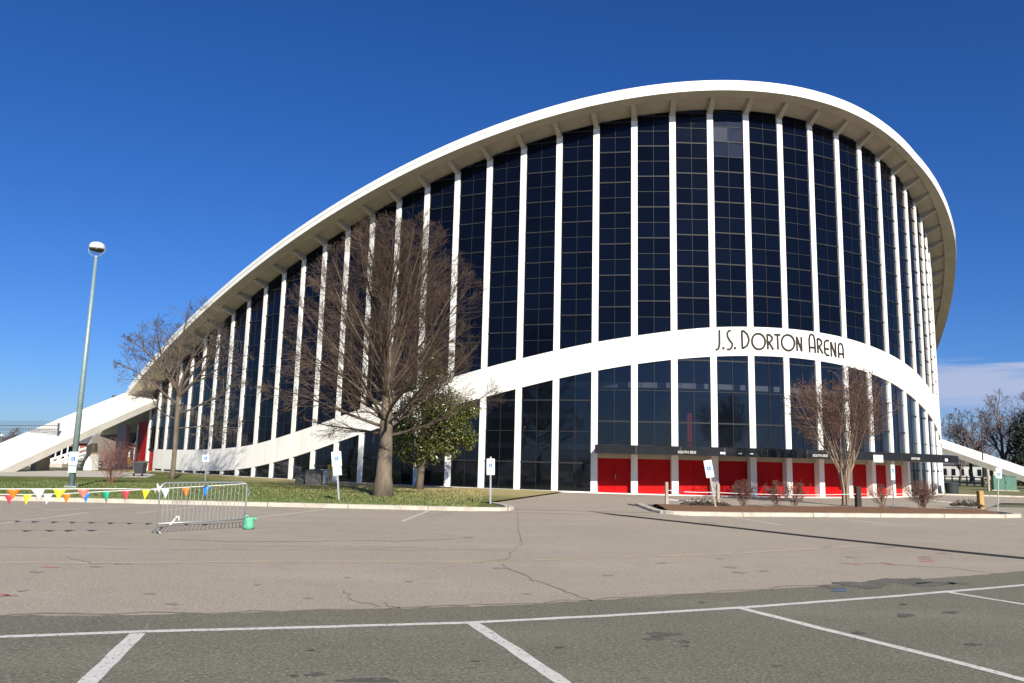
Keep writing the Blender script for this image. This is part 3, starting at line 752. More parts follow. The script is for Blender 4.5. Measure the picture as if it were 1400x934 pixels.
# ------------------------------------------------------------------ trees
def perp(d):
    a = d.orthogonal().normalized(); return (Matrix.Rotation(random.uniform(0, 2*PI), 3, d) @ a)
def grow(mbs, pos, d, length, rad, lev, prm, depth=0):
    """branch as tapering tube, with children; mbs = meshes to write to per level"""
    if length < prm.get('minlen', .12): return
    seg = prm['seg'][min(lev, len(prm['seg'])-1)]; n = max(2, int(length/seg))
    pts = [Vector(pos)]; d = Vector(d).normalized(); inside = prm.get('inside')
    tip = prm.get('tip', .25)
    for k in range(n):
        d = (d + Vector((random.gauss(0,1), random.gauss(0,1), random.gauss(0,1)))*prm['wob'] + Vector((0,0,1))*prm['up'][min(lev, len(prm['up'])-1)]).normalized()
        q = pts[-1] + d*length/n
        if inside and (lev > 0 or q.z > pts[0].z + 1.2) and not inside(q) and k > 0:
            break
        pts.append(q)
    n = len(pts)-1
    if n < 1: return
    rs = [max(rad*(1-(1-tip)*k/n), prm['minr']) for k in range(n+1)]
    sides = prm['sides'][min(lev, len(prm['sides'])-1)]
    mbs[0 if lev <= prm.get('trunklev', 0) else 1].tube(pts, rs, sides, caps=False)
    if lev >= prm['levels']: return
    nc = prm['kids'][lev]; nc = max(1, int(round(nc*random.uniform(.8, 1.2))))
    s0 = prm['start'][min(lev, len(prm['start'])-1)]
    for c in range(nc):
        u = s0 + (1-s0)*((c+random.random())/nc); u = min(u, .98); x = u*n; k = min(int(x), n-1)
        p = pts[k].lerp(pts[k+1], x-k); td = (pts[k+1]-pts[k]).normalized()
        ang = math.radians(random.uniform(*prm['ang'][min(lev, len(prm['ang'])-1)]))
        cd = (td*math.cos(ang) + perp(td)*math.sin(ang))
        cl = length*prm['ratio'][min(lev, len(prm['ratio'])-1)]*(1-prm.get('shrink', .55)*(u-s0)/(1-s0+1e-6))*random.uniform(.7, 1.25)
        cr = max(rs[k]*prm['rr'][min(lev, len(prm['rr'])-1)], prm['minr'])
        grow(mbs, p, cd, cl, cr, lev+1, prm)

def make_tree(name, label, base, trunk_h, trunk_r, limbs, prm, mats, group=None, leader=None, flare=1.5, cat='tree'):
    t = thing(name, label, cat, base, group)
    tb, cb = MB(), MB(); b = Vector(base)
    ht = trunk_h
    ks = np.linspace(0, 1, 9)
    pts = [b + Vector((prm.get('lean', 0)*k*ht + .03*math.sin(k*5), .03*math.cos(k*4)-.03, -.1 + k*(ht+.1))) for k in ks]
    rs = [trunk_r*(1 + (flare-1)*math.exp(-k*ht*2.1) - prm.get('taper', .22)*k**1.6) for k in ks]
    tb.tube(pts, rs, 14); tb.cur = 1 if len(mats) > 2 else 0
    top = pts[-1]
    for (h, az, el, L, r) in limbs:
        p = b + Vector((prm.get('lean', 0)*min(h, ht), 0, h)) if h <= ht else top
        dv = Vector((math.cos(az)*math.cos(el), math.sin(az)*math.cos(el), math.sin(el)))
        if h > ht: p = b + Vector((prm.get('lean', 0)*h, 0, h))
        grow([tb, cb], p, dv, L, r, 0, prm)
    tb.build('trunk', [mats[0], mats[2]] if len(mats) > 2 else mats[0], t, smooth=True, recalc=False); cb.build('crown', mats[1], t, recalc=False)
    return t

# main bare tree
B1 = gp(523, 678.5, .13)
def env1(q):
    z = q.z; x = q.x-B1.x-.25; y = q.y-B1.y; r = math.hypot(x, y)
    lim = np.interp(z, [2.2, 3.0, 4.2, 6.0, 8.5, 10.5, 12.3, 13.5, 14.1], [3.6, 5.2, 6.0, 6.0, 5.2, 4.4, 3.2, 1.8, .3])
    return r < lim*(1+.08*math.sin(3*math.atan2(y, x)+z))
prm1 = dict(seg=[.55,.4,.3,.25], wob=.045, up=[.016,.02,.02,.015], minr=.005, sides=[7,5,3,3], levels=3, kids=[11,8,6], start=[.16,.12,.1], ang=[(18,40),(20,42),(20,45)], ratio=[.40,.5,.55], rr=[.45,.5,.55], shrink=.45, inside=env1, trunklev=0, tip=.12, taper=.78)
limbs = []
for k in range(34):
    u = k/33; h = 2.8 + 3.6*u; az = k*2.39996 + random.uniform(-.3,.3)
    el = math.radians(3 + 74*u**.85 + random.uniform(-7,7)); L = (6.0 + 2.6*u)*random.uniform(.9,1.1); limbs.append((h, az, el, L, .085))
limbs.append((4.2, 0.4, math.radians(87), 9.8, .22))
for k in range(9):
    limbs.append((7.0+.4*k, k*2.4+1, math.radians(30+4*k+random.uniform(-5,5)), 4.6-.25*k, .05))
make_tree('bare_tree', 'big bare brown deciduous tree with thick trunk on the lawn before the arena', B1, 8.2, .37, limbs, prm1, [M_bark, M_twig, M_limb], flare=1.55)

# thin bare tree at left
B2 = gp(235, 655, .13)
def env2(q):
    z = q.z; r = math.hypot(q.x-B2.x-.5, q.y-B2.y)
    return r < np.interp(z, [3.0, 4.5, 7.0, 9.0, 11.0, 12.6, 13.2], [3, 4.6, 4.9, 4.4, 3.2, 1.6, .4])
prm2 = dict(seg=[.5,.35,.25,.2], wob=.11, up=[.0,.0,.0,.0], minr=.009, sides=[6,5,3,3], levels=3, kids=[10,7,5], start=[.22,.2,.15], ang=[(26,50),(28,55),(28,60)], ratio=[.55,.52,.5], rr=[.55,.5,.5], inside=env2, trunklev=0, tip=.15)
limbs = [(5.0, PI*.97, math.radians(36), 6.0, .11), (5.6, .05, math.radians(50), 7.4, .13), (5.8, 1.8, math.radians(60), 6.4, .11), (5.4, 4.4, math.radians(50), 6.0, .11), (5.9, 2.9, math.radians(66), 7.6, .12), (6.0, .6, math.radians(78), 7.6, .12), (4.0, 2.9, math.radians(14), 4.6, .06), (3.4, .2, math.radians(8), 4.6, .05), (4.4, .3, math.radians(24), 5.4, .08), (5.9, 3.5, math.radians(48), 6.6, .1)]
make_tree('bare_tree', 'thin bare tree with open twigs and slender trunk by the left end of the arena', B2, 6.0, .15, limbs, prm2, [M_bark, M_twigg, M_limb], flare=1.3)

# crape myrtle, right bed
B3 = gp(1157, 689, .15)
def env3(q):
    r = math.hypot(q.x-B3.x, q.y-B3.y)
    return r < np.interp(q.z, [1.6, 2.3, 3.2, 4.3, 5.5, 6.4, 7.1, 7.4], [.45, .8, 1.8, 2.7, 3.0, 2.5, 1.5, .3])
prm3 = dict(seg=[.35,.3,.22,.18], wob=.06, up=[.012,.02,.02,.02], minr=.006, sides=[7,4,3,3], levels=3, kids=[8,5,5], start=[.2,.1,.1], ang=[(26,52),(22,48),(22,50)], ratio=[.62,.5,.5], rr=[.5,.5,.5], inside=env3, trunklev=0, tip=.12)
limbs = [(.02, k*2*PI/9, math.radians(85-random.uniform(0,13)), random.uniform(6.0,7.2), random.uniform(.05,.075)) for k in range(9)]
t3 = thing('crape_myrtle', 'bare multi-stemmed tan-barked tree with seed pods in the mulch bed by the doors', 'tree', B3)
tb, cb = MB(), MB()
for k in range(8):
    az = k*2*PI/8 + random.uniform(-.3,.3); o = Vector((math.cos(az), math.sin(az), 0)); r = random.uniform(.045,.065)
    q = [B3 + o*.16 + Vector((0,0,-.05)), B3 + o*.15 + Vector((0,0,.7)), B3 + o*.22 + Vector((random.gauss(0,.04),random.gauss(0,.04),1.4)), B3 + o*.36 + Vector((random.gauss(0,.05),random.gauss(0,.05),2.0))]
    tb.tube(q, [r*1.2, r, r*.9, r*.75], 8, caps=False)
    for m in range(4):
        a2 = az + random.uniform(-.9,.9); el = math.radians(random.uniform(52,84))
        st = q[2].lerp(q[3], random.uniform(.3,1))
        grow([tb, cb], st, Vector((math.cos(a2)*math.cos(el), math.sin(a2)*math.cos(el), math.sin(el))), random.uniform(3.4,5.0)*(.72+.28*math.sin(el)), r*.5, 0, prm3)
tb.build('trunk', M_crape, t3, smooth=True, recalc=False)
pods = MB()
vs = cb.v
for k in range(900):
    v = vs[random.randrange(len(vs))]
    if v[2] < 3.0: continue
    s = random.uniform(.015,.04); c = Vector(v)
    pods.tube([c-Vector((0,0,s)), c, c+Vector((0,0,s))], [.004, s*.8, .004], 4, caps=False)
crn = cb.build('crown', M_twigc, t3, recalc=False); pods.build('seed_pods', M_pod, t3, recalc=False)

# leafy tree: leaves through clumps in a crown
def leaf_tree(name, label, base, trunk_h, trunk_r, clumps, nleaf, lsize, mats, barkm, cat='tree', group=None, lean=0):
    t = thing(name, label, cat, base, group); b = Vector(base)
    tb = MB(); tb.tube([b+Vector((0,0,-.1)), b+Vector((lean*.3,.02,trunk_h*.5)), b+Vector((lean,0,trunk_h))], [trunk_r*1.25, trunk_r, trunk_r*.8], 10)
    for c, r in clumps:
        c = Vector(c); m = b + Vector((lean,0,trunk_h)); q = m.lerp(c, .5) + Vector((0,0,.2)); tb.tube([m-Vector((0,0,.3)), q, c], [trunk_r*.45, trunk_r*.3, .02], 6, caps=False)
    tb.build('trunk', barkm, t, smooth=True, recalc=False)
    lb = MB(); tot = sum(r**2 for _, r in clumps)
    for c, r in clumps:
        for k in range(int(nleaf*r*r/tot)):
            d = Vector((random.gauss(0,1), random.gauss(0,1), random.gauss(0,1))).normalized(); rr = r*random.random()**.4
            p = Vector(c) + Vector((d.x*rr, d.y*rr, d.z*rr*.85))
            u = (d + Vector((random.gauss(0,.7), random.gauss(0,.7), random.gauss(0,.7)+.3))).normalized(); w = perp(u); v = u.cross(w)
            L = lsize*random.uniform(.7,1.3); wd = L*.42
            lb.cur = random.choices(range(len(mats)), [.5,.35,.15][:len(mats)])[0]
            lb.face([p - w*L*.5, p - v*wd*.5 + u*.01, p + w*L*.5, p + v*wd*.5 + u*.01])
    lb.build('crown', mats, t, recalc=False)
    return t
B4 = gp(573, 669.5, .13); Y4 = B4.y
cl4 = []
for (px, py, r, dy) in ((583,478,.38,-.2),(578,490,.45,.1),(598,484,.35,.1),(590,495,.55,0),(585,520,.8,.3),(605,515,.6,-.3),(575,545,.9,0),(610,548,.9,.2),(558,560,.8,-.2),(640,560,.7,0),(595,578,1.1,0),(560,590,.9,.3),(625,588,.9,-.2),(605,602,.9,.2),(545,605,.7,0),(580,610,.9,-.3),(640,598,.55,0),(615,615,.6,.1),(550,580,.8,.6),(600,560,1.,-.6),(572,630,.55,0),(640,607,.4,0),(590,625,.5,.2),(552,622,.5,.1),(622,570,.8,-.5)):
    cl4.append((at(px, py, Y4+dy), r))
leaf_tree('evergreen_tree', 'dark green glossy-leaved evergreen tree just behind the big bare tree', B4, 2.2, .20, [(c, r*1.16) for c, r in cl4], 19000, .175, M_leaf, M_bark, lean=.2)

# shrubs in the bed
def shrub(name, label, px, py, h, wdt, mat_, stems=16, group=None, z=.17, Y=None, kids=(9,6), spread=(48,86)):
    b = gp(px, py, z) if Y is None else at(px, py, Y)
    t = thing(name, label, 'shrub', b, group)
    sb, kb = MB(), MB()
    def env(q): 
        dx, dz = (q - b).xy.length/(wdt/2), (q.z-b.z)/h
        return dx < 1.05*math.sqrt(max(0, 1-(max(0, dz-.45)/.6)**2)) * min(1, .35+dz*2) and dz < 1.05
    pr = dict(seg=[.18,.12,.1], wob=.10, up=[.03,.02,.02], minr=.0045, sides=[4,3,3], levels=2, kids=list(kids), start=[.2,.12], ang=[(20,48),(25,60)], ratio=[.55,.5], rr=[.6,.6], inside=env, trunklev=0, tip=.3, minlen=.06)
    for k in range(stems):
        az = random.uniform(0,2*PI); el = math.radians(random.uniform(*spread)); grow([sb, kb], b + Vector((random.gauss(0,.07), random.gauss(0,.07), -.04)), Vector((math.cos(az)*math.cos(el), math.sin(az)*math.cos(el), math.sin(el))), h*random.uniform(.75,1.1), .013, 0, pr)
    sb.build('stems', mat_, t, recalc=False); kb.build('twigs', mat_, t, recalc=False)
G = 'bare shrubs in the mulch bed'
shrub('bare_shrub', 'bare rounded shrub nearest to the leaning sign', 1017, 690.5, 1.15, 1.05, M_shrub, 18, G)
shrub('bare_shrub', 'bare shrub touching its twin, left one of the pair before the red doors', 1062, 690.5, 1.1, 1.2, M_shrub, 16, G)
shrub('bare_shrub', 'bare shrub touching its twin, right one of the pair before the red doors', 1087, 690, 1.12, 1.0, M_shrub, 16, G)
shrub('bare_shrub', 'open bare shrub with few stems between dark bollard and sign post', 1206, 692.5, 1.05, 1.2, M_shrub, 10, G)
shrub('bare_shrub', 'widest and bushiest bare shrub, at the right end of the mulch bed', 1262, 693, 1.3, 1.75, M_shrub, 28, G)
shrub('bare_shrub', 'reddish bare shrub on the lawn edge under the left arch leg', 151, 660, 2.5, 2.9, M_redstem, 26, None, .14, kids=(7,5), spread=(40,84))
def low_shrub(label, px, py, w, d, h):
    b = gp(px, py, .15); t = thing('low_shrub', label, 'shrub', b, 'low ground-hugging shrubs'); sb, lb = MB(), MB()
    for k in range(24):
        a = random.uniform(0, 2*PI); sb.tube([b, b + Vector((math.cos(a)*w*.25, math.sin(a)*d*.25, h*.5)), b + Vector((math.cos(a)*w*.45, math.sin(a)*d*.45, h*.5*random.random()))], [.012,.008,.004], 4, caps=False)
    for k in range(1300):
        a = random.uniform(0, 2*PI); r = math.sqrt(random.random()); p = b + Vector((math.cos(a)*w/2*r, math.sin(a)*d/2*r, h*(1-r*r*.8)*random.uniform(.3,1)*(.8+.4*math.sin(a*5))))
        u = perp(Vector((0,0,1))) + Vector((0,0,random.uniform(.2,1))); u.normalize(); v = perp(u); L = .09; lb.cur = random.random() < .4
        lb.face([p-u*L*.5, p+v*.018, p+u*L*.5, p-v*.018])
    sb.build('stems', M_shrub, t, recalc=False); lb.build('foliage', M_juni, t, recalc=False)
low_shrub('low spreading dark juniper at the left end of the mulch bed', 965, 692, 2.3, 1.1, .38)
low_shrub('low scrubby plant beside the yellow post at the right end of the bed', 1322, 692.5, 1.7, .9, .35)

# distant bare trees
def far_tree(label, px, py_top, Y, spread, seed, mats=(M_far, M_far), kids=(10,7,6), group='bare trees in the distance', px_off=0, name='bare_tree'):
    random.seed(seed); top = at(px, py_top, Y); b = Vector((top.x, Y, .0)); H = top.z
    def env(q):
        r = math.hypot(q.x-b.x, q.y-b.y)/spread; u = q.z/H
        return r < np.interp(u, [.12,.3,.55,.75,.9,1.0], [.5,.95,1,.8,.5,.1])
    pr = dict(seg=[.9,.7,.5,.4], wob=.11, up=[.04,.03,.02,.02], minr=.017, sides=[5,4,3,3], levels=3, kids=list(kids), start=[.25,.2,.15], ang=[(25,50),(25,52),(25,55)], ratio=[.52,.5,.5], rr=[.5,.5,.55], inside=env, trunklev=0, tip=.15)
    lm = [(H*.25, random.uniform(0,6), math.radians(84), H*.75, H*.018)] + [(H*random.uniform(.2,.32), k*2*PI/7+random.uniform(-.3,.3), math.radians(random.uniform(35,68)), H*random.uniform(.5,.62), H*.012) for k in range(7)]
    make_tree(name, label, b, H*.3, H*.022, lm, pr, list(mats), group=group, flare=1.3)
far_tree('broad bare tree in the distance just right of the arena wall', 1322, 560, 118, 8.0, 11)
far_tree('tallest bare tree in the distance, above the right arch leg', 1365, 536, 112, 8.5, 12)
far_tree('bare tree in the distance cut by the right edge of the photo', 1412, 532, 120, 8.5, 13)
far_tree('small hazy bare tree low behind the right arch leg', 1345, 590, 170, 8.0, 14, kids=(8,6,5))
far_tree('low bare tree farthest left beyond the sloping left arch leg', 12, 583, 125, 6.5, 15)
far_tree('bare tree seen under the right arch leg beside the arena wall', 1310, 600, 140, 7.0, 16, kids=(8,6,5))
random.seed(21)
pe = at(1412, 600, 106); be = Vector((pe.x, 106, 0)); cle = []
for (px, py, r, dy) in ((1402,590,1.6,0),(1420,575,2.,0),(1404,612,1.9,.5),(1395,632,1.5,0),(1415,632,2.2,0),(1398,652,1.3,.4),(1430,605,2.2,0),(1420,655,1.8,0),(1438,640,2,0),(1425,560,1.5,0),(1399,603,1.2,-.5)):
    cle.append((at(px, py, 106+dy), r*1.26))
leaf_tree('evergreen_tree', 'dense dark evergreen tree at the right edge behind the arch leg', be, 2, .3, cle, 13000, .42, M_ever, M_bark)

# ------------------------------------------------------------------ sign posts
def wheelchair(mb, c, ux, uz, n, s):
    """white figure: head, body, wheel arc as thin raised strips on plane (ux, uz)"""
    def pt(x, y): return c + ux*x*s + uz*y*s
    def seg(a, b, w):
        d = Vector((b[0]-a[0], b[1]-a[1])); l = d.length; d /= l; q = Vector((-d.y, d.x))*w/2; A, B = Vector(a), Vector(b)
        mb.prism([pt(*(A+q)), pt(*(A-q)), pt(*(B-q)), pt(*(B+q))], n*.003)
    mb.prism([pt(-.08+.09*math.cos(k*PI/5), .36+.09*math.sin(k*PI/5)) for k in range(10)], n*.003)
    seg((-.08,.25),(-.05,-.08),.11); seg((-.05,-.06),(.2,-.06),.09); seg((.18,-.06),(.28,-.34),.09); seg((-.06,.1),(.14,.1),.07)
    arc = [(-.05+.27*math.cos(math.radians(a)), -.15+.27*math.sin(math.radians(a))) for a in range(110, 345, 24)]
    for a, b in zip(arc, arc[1:]): seg(a, b, .065)
def sign_plate(t, c, w, h, rot, n, ux, uz, sym, mplate=None, sub=None):
    """plate centred at c in plane (ux,uz), facing n"""
    mb = MB(); r = .03
    poly = []
    for sx, sz, a0 in ((1,1,0),(-1,1,90),(-1,-1,180),(1,-1,270)):
        for k in range(4):
            a = math.radians(a0+k*30); poly.append(c + ux*(sx*(w/2-r)+r*math.cos(a)) + uz*(sz*(h/2-r)+r*math.sin(a)))
    mb.prism(poly, -n*.006)
    pl = mb.build('sign_plate', mplate or M_signwhite, t)
    mb = MB(); cc = c + uz*sym[1] + n*.002; s = sym[0]
    mb.prism([cc - ux*s/2 - uz*s/2, cc + ux*s/2 - uz*s/2, cc + ux*s/2 + uz*s/2, cc - ux*s/2 + uz*s/2], n*.003)
    bl = mb.build('access_symbol', M_signblue, pl)
    mb = MB(); wheelchair(mb, cc + n*.003, ux, uz, n, s*.95); mb.build('wheelchair_figure', M_signwhite, pl)
    # pale green border
    mb = MB(); iw, ih, bw = w/2-.02, h/2-.02, .010
    for (x0, z0, x1, z1) in ((-iw,ih,iw,ih),(-iw,-ih,iw,-ih),(-iw,-ih,-iw,ih),(iw,-ih,iw,ih)):
        a, b = c+ux*x0+uz*z0, c+ux*x1+uz*z1
        if z0 == z1: q = uz*bw/2
        else: q = ux*bw/2
        mb.prism([a-q+n*.001, b-q+n*.001, b+q+n*.001, a+q+n*.001], n*.002)
    mb.build('sign_border', M_signgreen, pl)
    return pl
def access_sign(label, base, top, plates, post_r=.035, mpost=M_galv, yaw=0.0):
    base, top = Vector(base), Vector(top); t = thing('accessible_parking_sign', label, 'sign', base, 'accessible parking signs')
    uz = (top-base).normalized(); n = Vector((math.sin(yaw), -math.cos(yaw), 0)); ux = uz.cross(-n).normalized(); ux = -ux if ux.x < 0 else ux; n = ux.cross(uz).normalized()
    if n.y > 0: n = -n
    mb = MB(); L = (top-base).length; mb.prism([base - ux*post_r - uz*.1, base + ux*post_r - uz*.1, base + ux*post_r - n*.03 - uz*.1, base - ux*post_r - n*.03 - uz*.1], uz*(L+.1)); mb.build('post', mpost, t)
    for (d, w, h, sym, m) in plates:   # d = distance of plate centre below the top
        c = top - uz*d + n*.012
        if sym: sign_plate(t, c, w, h, 0, n, ux, uz, sym, m)
        else:
            mb = MB(); mb.prism([c-ux*w/2-uz*h/2, c+ux*w/2-uz*h/2, c+ux*w/2+uz*h/2, c-ux*w/2+uz*h/2], -n*.006); mb.build('lower_plate', m, t)
    mb = MB()
    for (d, w, h, sym, m) in plates:
        for dz in (h*.38, -h*.38):
            c = top - uz*d + n*.014 + uz*dz; mb.prism([c + (ux*math.cos(k)+uz*math.sin(k))*.012 for k in (0,1.05,2.1,3.14,4.19,5.24)], n*.006)
    mb.build('bolts', M_galv, t)
    return t
def sign_at(label, bx, by, tx, ty, plates, z=.14, **kw):
    b = gp(bx, by, z); tp = at(tx, ty, b.y); return access_sign(label, b, tp, plates, **kw)
sign_at('accessible parking sign with a smaller second plate, left of the big bare tree', 463.5, 684.5, 459.5, 616.5, [(.34,.40,.62,(.17,.02),M_signwhite),(.84,.36,.34,None,M_signgreen)], yaw=.1)
sign_at('accessible parking sign on an upright post right of the big bare tree', 670.5, 688.5, 671, 624.5, [(.42,.34,.68,(.15,.06),None)])
sign_at('accessible parking sign tilted far to the left before the red doors', 979, 695, 967, 629, [(.38,.34,.74,(.17,.02),None)], mpost=M_wood, yaw=-.05)
sign_at('greenish accessible parking sign on a thin post between two bare shrubs', 1222.5, 694, 1220, 635, [(.38,.30,.74,(.17,.08),M_signgreen)], yaw=.5, post_r=.025)
sign_at('accessible parking sign in front of the green utility cabinet at right', 1364.5, 696.5, 1365.5, 639.5, [(.26,.30,.5,(.17,-.06),None)], post_r=.02)
sign_at('small accessible parking sign standing close to the white left wall', 280.5, 657.5, 281.5, 622, [(.22,.42,.44,(.22,.0),None)], post_r=.03)

# ------------------------------------------------------------------ lamp post with its own sign
BL = gp(97.5, 666.5, .13); TL = at(131.5, 351, BL.y); uzl = (TL-BL).normalized()
lp = thing('street_lamp', 'tall grey-green street lamp with dome luminaire on the left lawn', 'street lamp', BL)
mb = MB(); mb.tube([BL+Vector((0,0,.02)), BL.lerp(TL,.5), TL], [.15,.115,.075], 14); mb.build('pole', M_pole, lp, smooth=True)
mb = MB(); mb.box(BL+Vector((0,0,.04)), (.55,.55,.07), .3)
for k in range(4): a = k*PI/2+PI/4+.3; mb.tube([BL+Vector((.3*math.cos(a),.3*math.sin(a),.05)), BL+Vector((.3*math.cos(a),.3*math.sin(a),.17))], .02, 6)
mb.build('base_plate', M_galv, lp)
lc = at(132.5, 341, BL.y)
mb = MB(); mb.lathe(lc, [(.05,.36),(.2,.35),(.31,.29),(.37,.18),(.385,.06),(.36,.0)], 24); mb.build('lamp_housing', M_lampwhite, lp, smooth=True)
mb = MB(); mb.lathe(lc, [(.355,-.0),(.34,-.05),(.22,-.13),(.05,-.17)], 24); mb.build('lamp_lens', M_lampdark, lp, smooth=True)
mb = MB()
arc = [lc + Vector((.44*math.cos(a), 0, .05+.42*math.sin(a))) for a in np.linspace(PI, 2*PI, 13)]
mb.tube(arc, .022, 6); mb.tube([TL - uzl*.15, lc+Vector((0,0,-.36))], .07, 8); mb.build('yoke', M_galv, lp)
# sign strapped to the lamp pole
ps = at(101.2, 627, BL.y); k = (ps.z-BL.z)/(TL.z-BL.z); pc = BL.lerp(TL, k) + Vector((.05,-.19,0))
ts = thing('accessible_parking_sign', 'accessible parking sign with pale green lower plate strapped to the street lamp', 'sign', pc, 'accessible parking signs')
uxs = Vector((1,0,0)); uzs = uzl; ns = uxs.cross(uzs); ns = -ns if ns.y > 0 else ns
sign_plate(ts, pc, .42, .66, 0, ns, uxs, uzs, (.20,-.02))
mb = MB(); c = pc - uzs*.52; mb.prism([c-uxs*.2-uzs*.16, c+uxs*.2-uzs*.16, c+uxs*.2+uzs*.16, c-uxs*.2+uzs*.16], -ns*.006); mb.build('lower_plate', M_signgreen, ts)

# ------------------------------------------------------------------ posts and rope rails
def post(label, px, py, h, w, m, z=.1, top=None, name='bollard', cat='bollard', rz=0.1, grp=None):
    b = gp(px, py, z); mb = MB(); mb.box(b+Vector((0,0,h/2-.05)), (w, w, h+.1), rz)
    o = mb.build(name, m, bevel=.015); o.data.transform(Matrix.Translation(-b)); o.location = b
    tag(o, label, cat, grp); return b
pA = post('weathered grey wooden post at the left end of the white ropes', 911.5, 690.5, 1.02, .13, M_wood, .12)
pB = post('weathered grey wooden post right beside the leaning sign', 982, 692, 1.0, .13, M_wood, .12)
pC = post('dark brown square bollard beside the bare multi-stemmed tree', 1173.5, 691.5, .92, .24, M_woodd, .16)
pD = post('yellow-brown wooden post at the right end of the bed', 1341, 693, .82, .24, M_woody, .14)
pE = post('thin brown post left of the green utility cabinet', 1352, 671.5, 1.6, .16, M_wood, .06)
def rope(label, p, q, z0, z1, sag, r=.012):
    pts = []
    for k in range(13):
        u = k/12; v = Vector(p).lerp(Vector(q), u); v.z = z0 + (z1-z0)*u - sag*4*u*(1-u); pts.append(v)
    mb = MB(); mb.tube(pts, r, 5); o = mb.build('rope', M_rope, smooth=True); tag(o, label, 'rope', 'white ropes of the rope rail')
rope('upper white rope between the two weathered grey posts', pA, pB, .78, .74, .05, .018)
rope('lower white rope between the two weathered grey posts', pA, pB, .36, .34, .03, .018)
rope('long white rope running from the leaning sign post to the dark bollard', pB, pC, .72, .72, .07, .016)
e1 = gp(1250, 690, .1)
rope('white rope running right from the dark bollard past the open shrub', pC, e1, .72, .70, .04, .016)
rope('white rope sagging low from the widest shrub to the yellow-brown post', e1, pD, .55, .42, .18, .016)

# ------------------------------------------------------------------ crowd barrier
Lf, Rf = gp(213.5, 730), gp(333.5, 722.5)
bar = thing('crowd_barrier', 'silver tubular crowd barrier standing on the pale asphalt', 'barrier', (Lf+Rf)/2)
dv = (Rf-Lf).normalized(); nv = Vector((-dv.y, dv.x, 0)); LB = (Rf-Lf).length; HB = 1.22
def bp_(s, z): return Lf + dv*s + Vector((0,0,z))
mb = MB(); rc = .16
fr = [bp_(0,.0), bp_(0,HB-rc)] + [bp_(rc-rc*math.cos(a), HB-rc+rc*math.sin(a)) for a in np.linspace(.2, PI/2, 5)] + [bp_(LB-rc+rc*math.sin(a), HB-rc+rc*math.cos(a)) for a in np.linspace(0, PI/2, 6)] + [bp_(LB,.0)]
mb.tube(fr, .021, 10); mb.build('frame', M_galv, bar, smooth=True)
mb = MB(); mb.tube([bp_(.0,.24), bp_(LB,.24)], .018, 8); mb.build('bottom_rail', M_galv, bar, smooth=True)
for k in range(20):
    s = LB*(k+1)/21; o = MB(); o.tube([bp_(s,.24), bp_(s,HB)], .0085, 6, caps=False); o.build('bar', M_galv, bar, smooth=True)
for s in (0, LB):
    o = MB(); o.tube([bp_(s,.02)-nv*.2, bp_(s,.08)-nv*.1, bp_(s,.12), bp_(s,.08)+nv*.1, bp_(s,.02)+nv*.2], .018, 6); o.build('foot', M_galv, bar, smooth=True)
mb = MB(); arc = [bp_(LB+.02+.07*math.sin(a), HB-.28+.09*math.cos(a)) for a in np.linspace(0, PI, 7)]; mb.tube(arc, .01, 6); mb.build('hook', M_galv, bar)
mb = MB(); c = bp_(-.03, 1.06)
for (dx, dz, s) in ((-.05,.12,.03),(0,.0,.06),(-.08,-.03,.05),(-.02,.06,.05)): mb.tube([c+Vector((dx,0,dz-s)), c+Vector((dx,0,dz)), c+Vector((dx,0,dz+s))], [.01,s*.7,.01], 6)
tag(mb.build('tape_knot', M_rope), 'white plastic knot tying the bunting to the barrier', 'knot')
mb = MB(); g = gp(240, 718); mb.tube([g+Vector((-.09,-.15,.01)), g+Vector((.01,0,.22)), g+Vector((.05,.02,.24)), g+Vector((.1,-.02,.12))], [.02,.02,.02,.012], 5); tag(mb.build('tape_end', M_rope), 'loose white tape end hanging off the bottom rail of the barrier', 'tape')
# green bag tied on the right foot
bgc = gp(339.5, 724); bag = thing('plastic_bag', 'bright green plastic bag sagging at the right foot of the barrier', 'bag', bgc)
mb = MB(); n = 18; rings = []
for (r, z) in ((.02,.0),(.11,.005),(.14,.06),(.138,.14),(.14,.22),(.148,.28),(.14,.30),(.11,.29),(.05,.275)):
    rings.append([bgc + Vector(((r+.012*math.sin(5*a+z*20))*math.cos(a), (r*.8+.012*math.sin(4*a+z*9))*math.sin(a), z+.012*math.sin(3*a)*(z>.2)+(.03*math.cos(a)*(z>.2)))) for a in np.linspace(0, 2*PI, n, endpoint=False)])
mb.sweep(rings); mb.build('sack', M_bag, bag, smooth=True)
mb = MB(); mb.tube([bgc+Vector((.12,-.02,.30)), bgc+Vector((.19,-.02,.28)), bgc+Vector((.20,-.02,.23))], [.02,.03,.012], 6); mb.tube([bgc+Vector((-.12,0,.30)), bgc+Vector((-.1,.04,.36)), bgc+Vector((-.02,.05,.34))], .02, 6); mb.build('tied_ends', M_bag, bag, smooth=True)

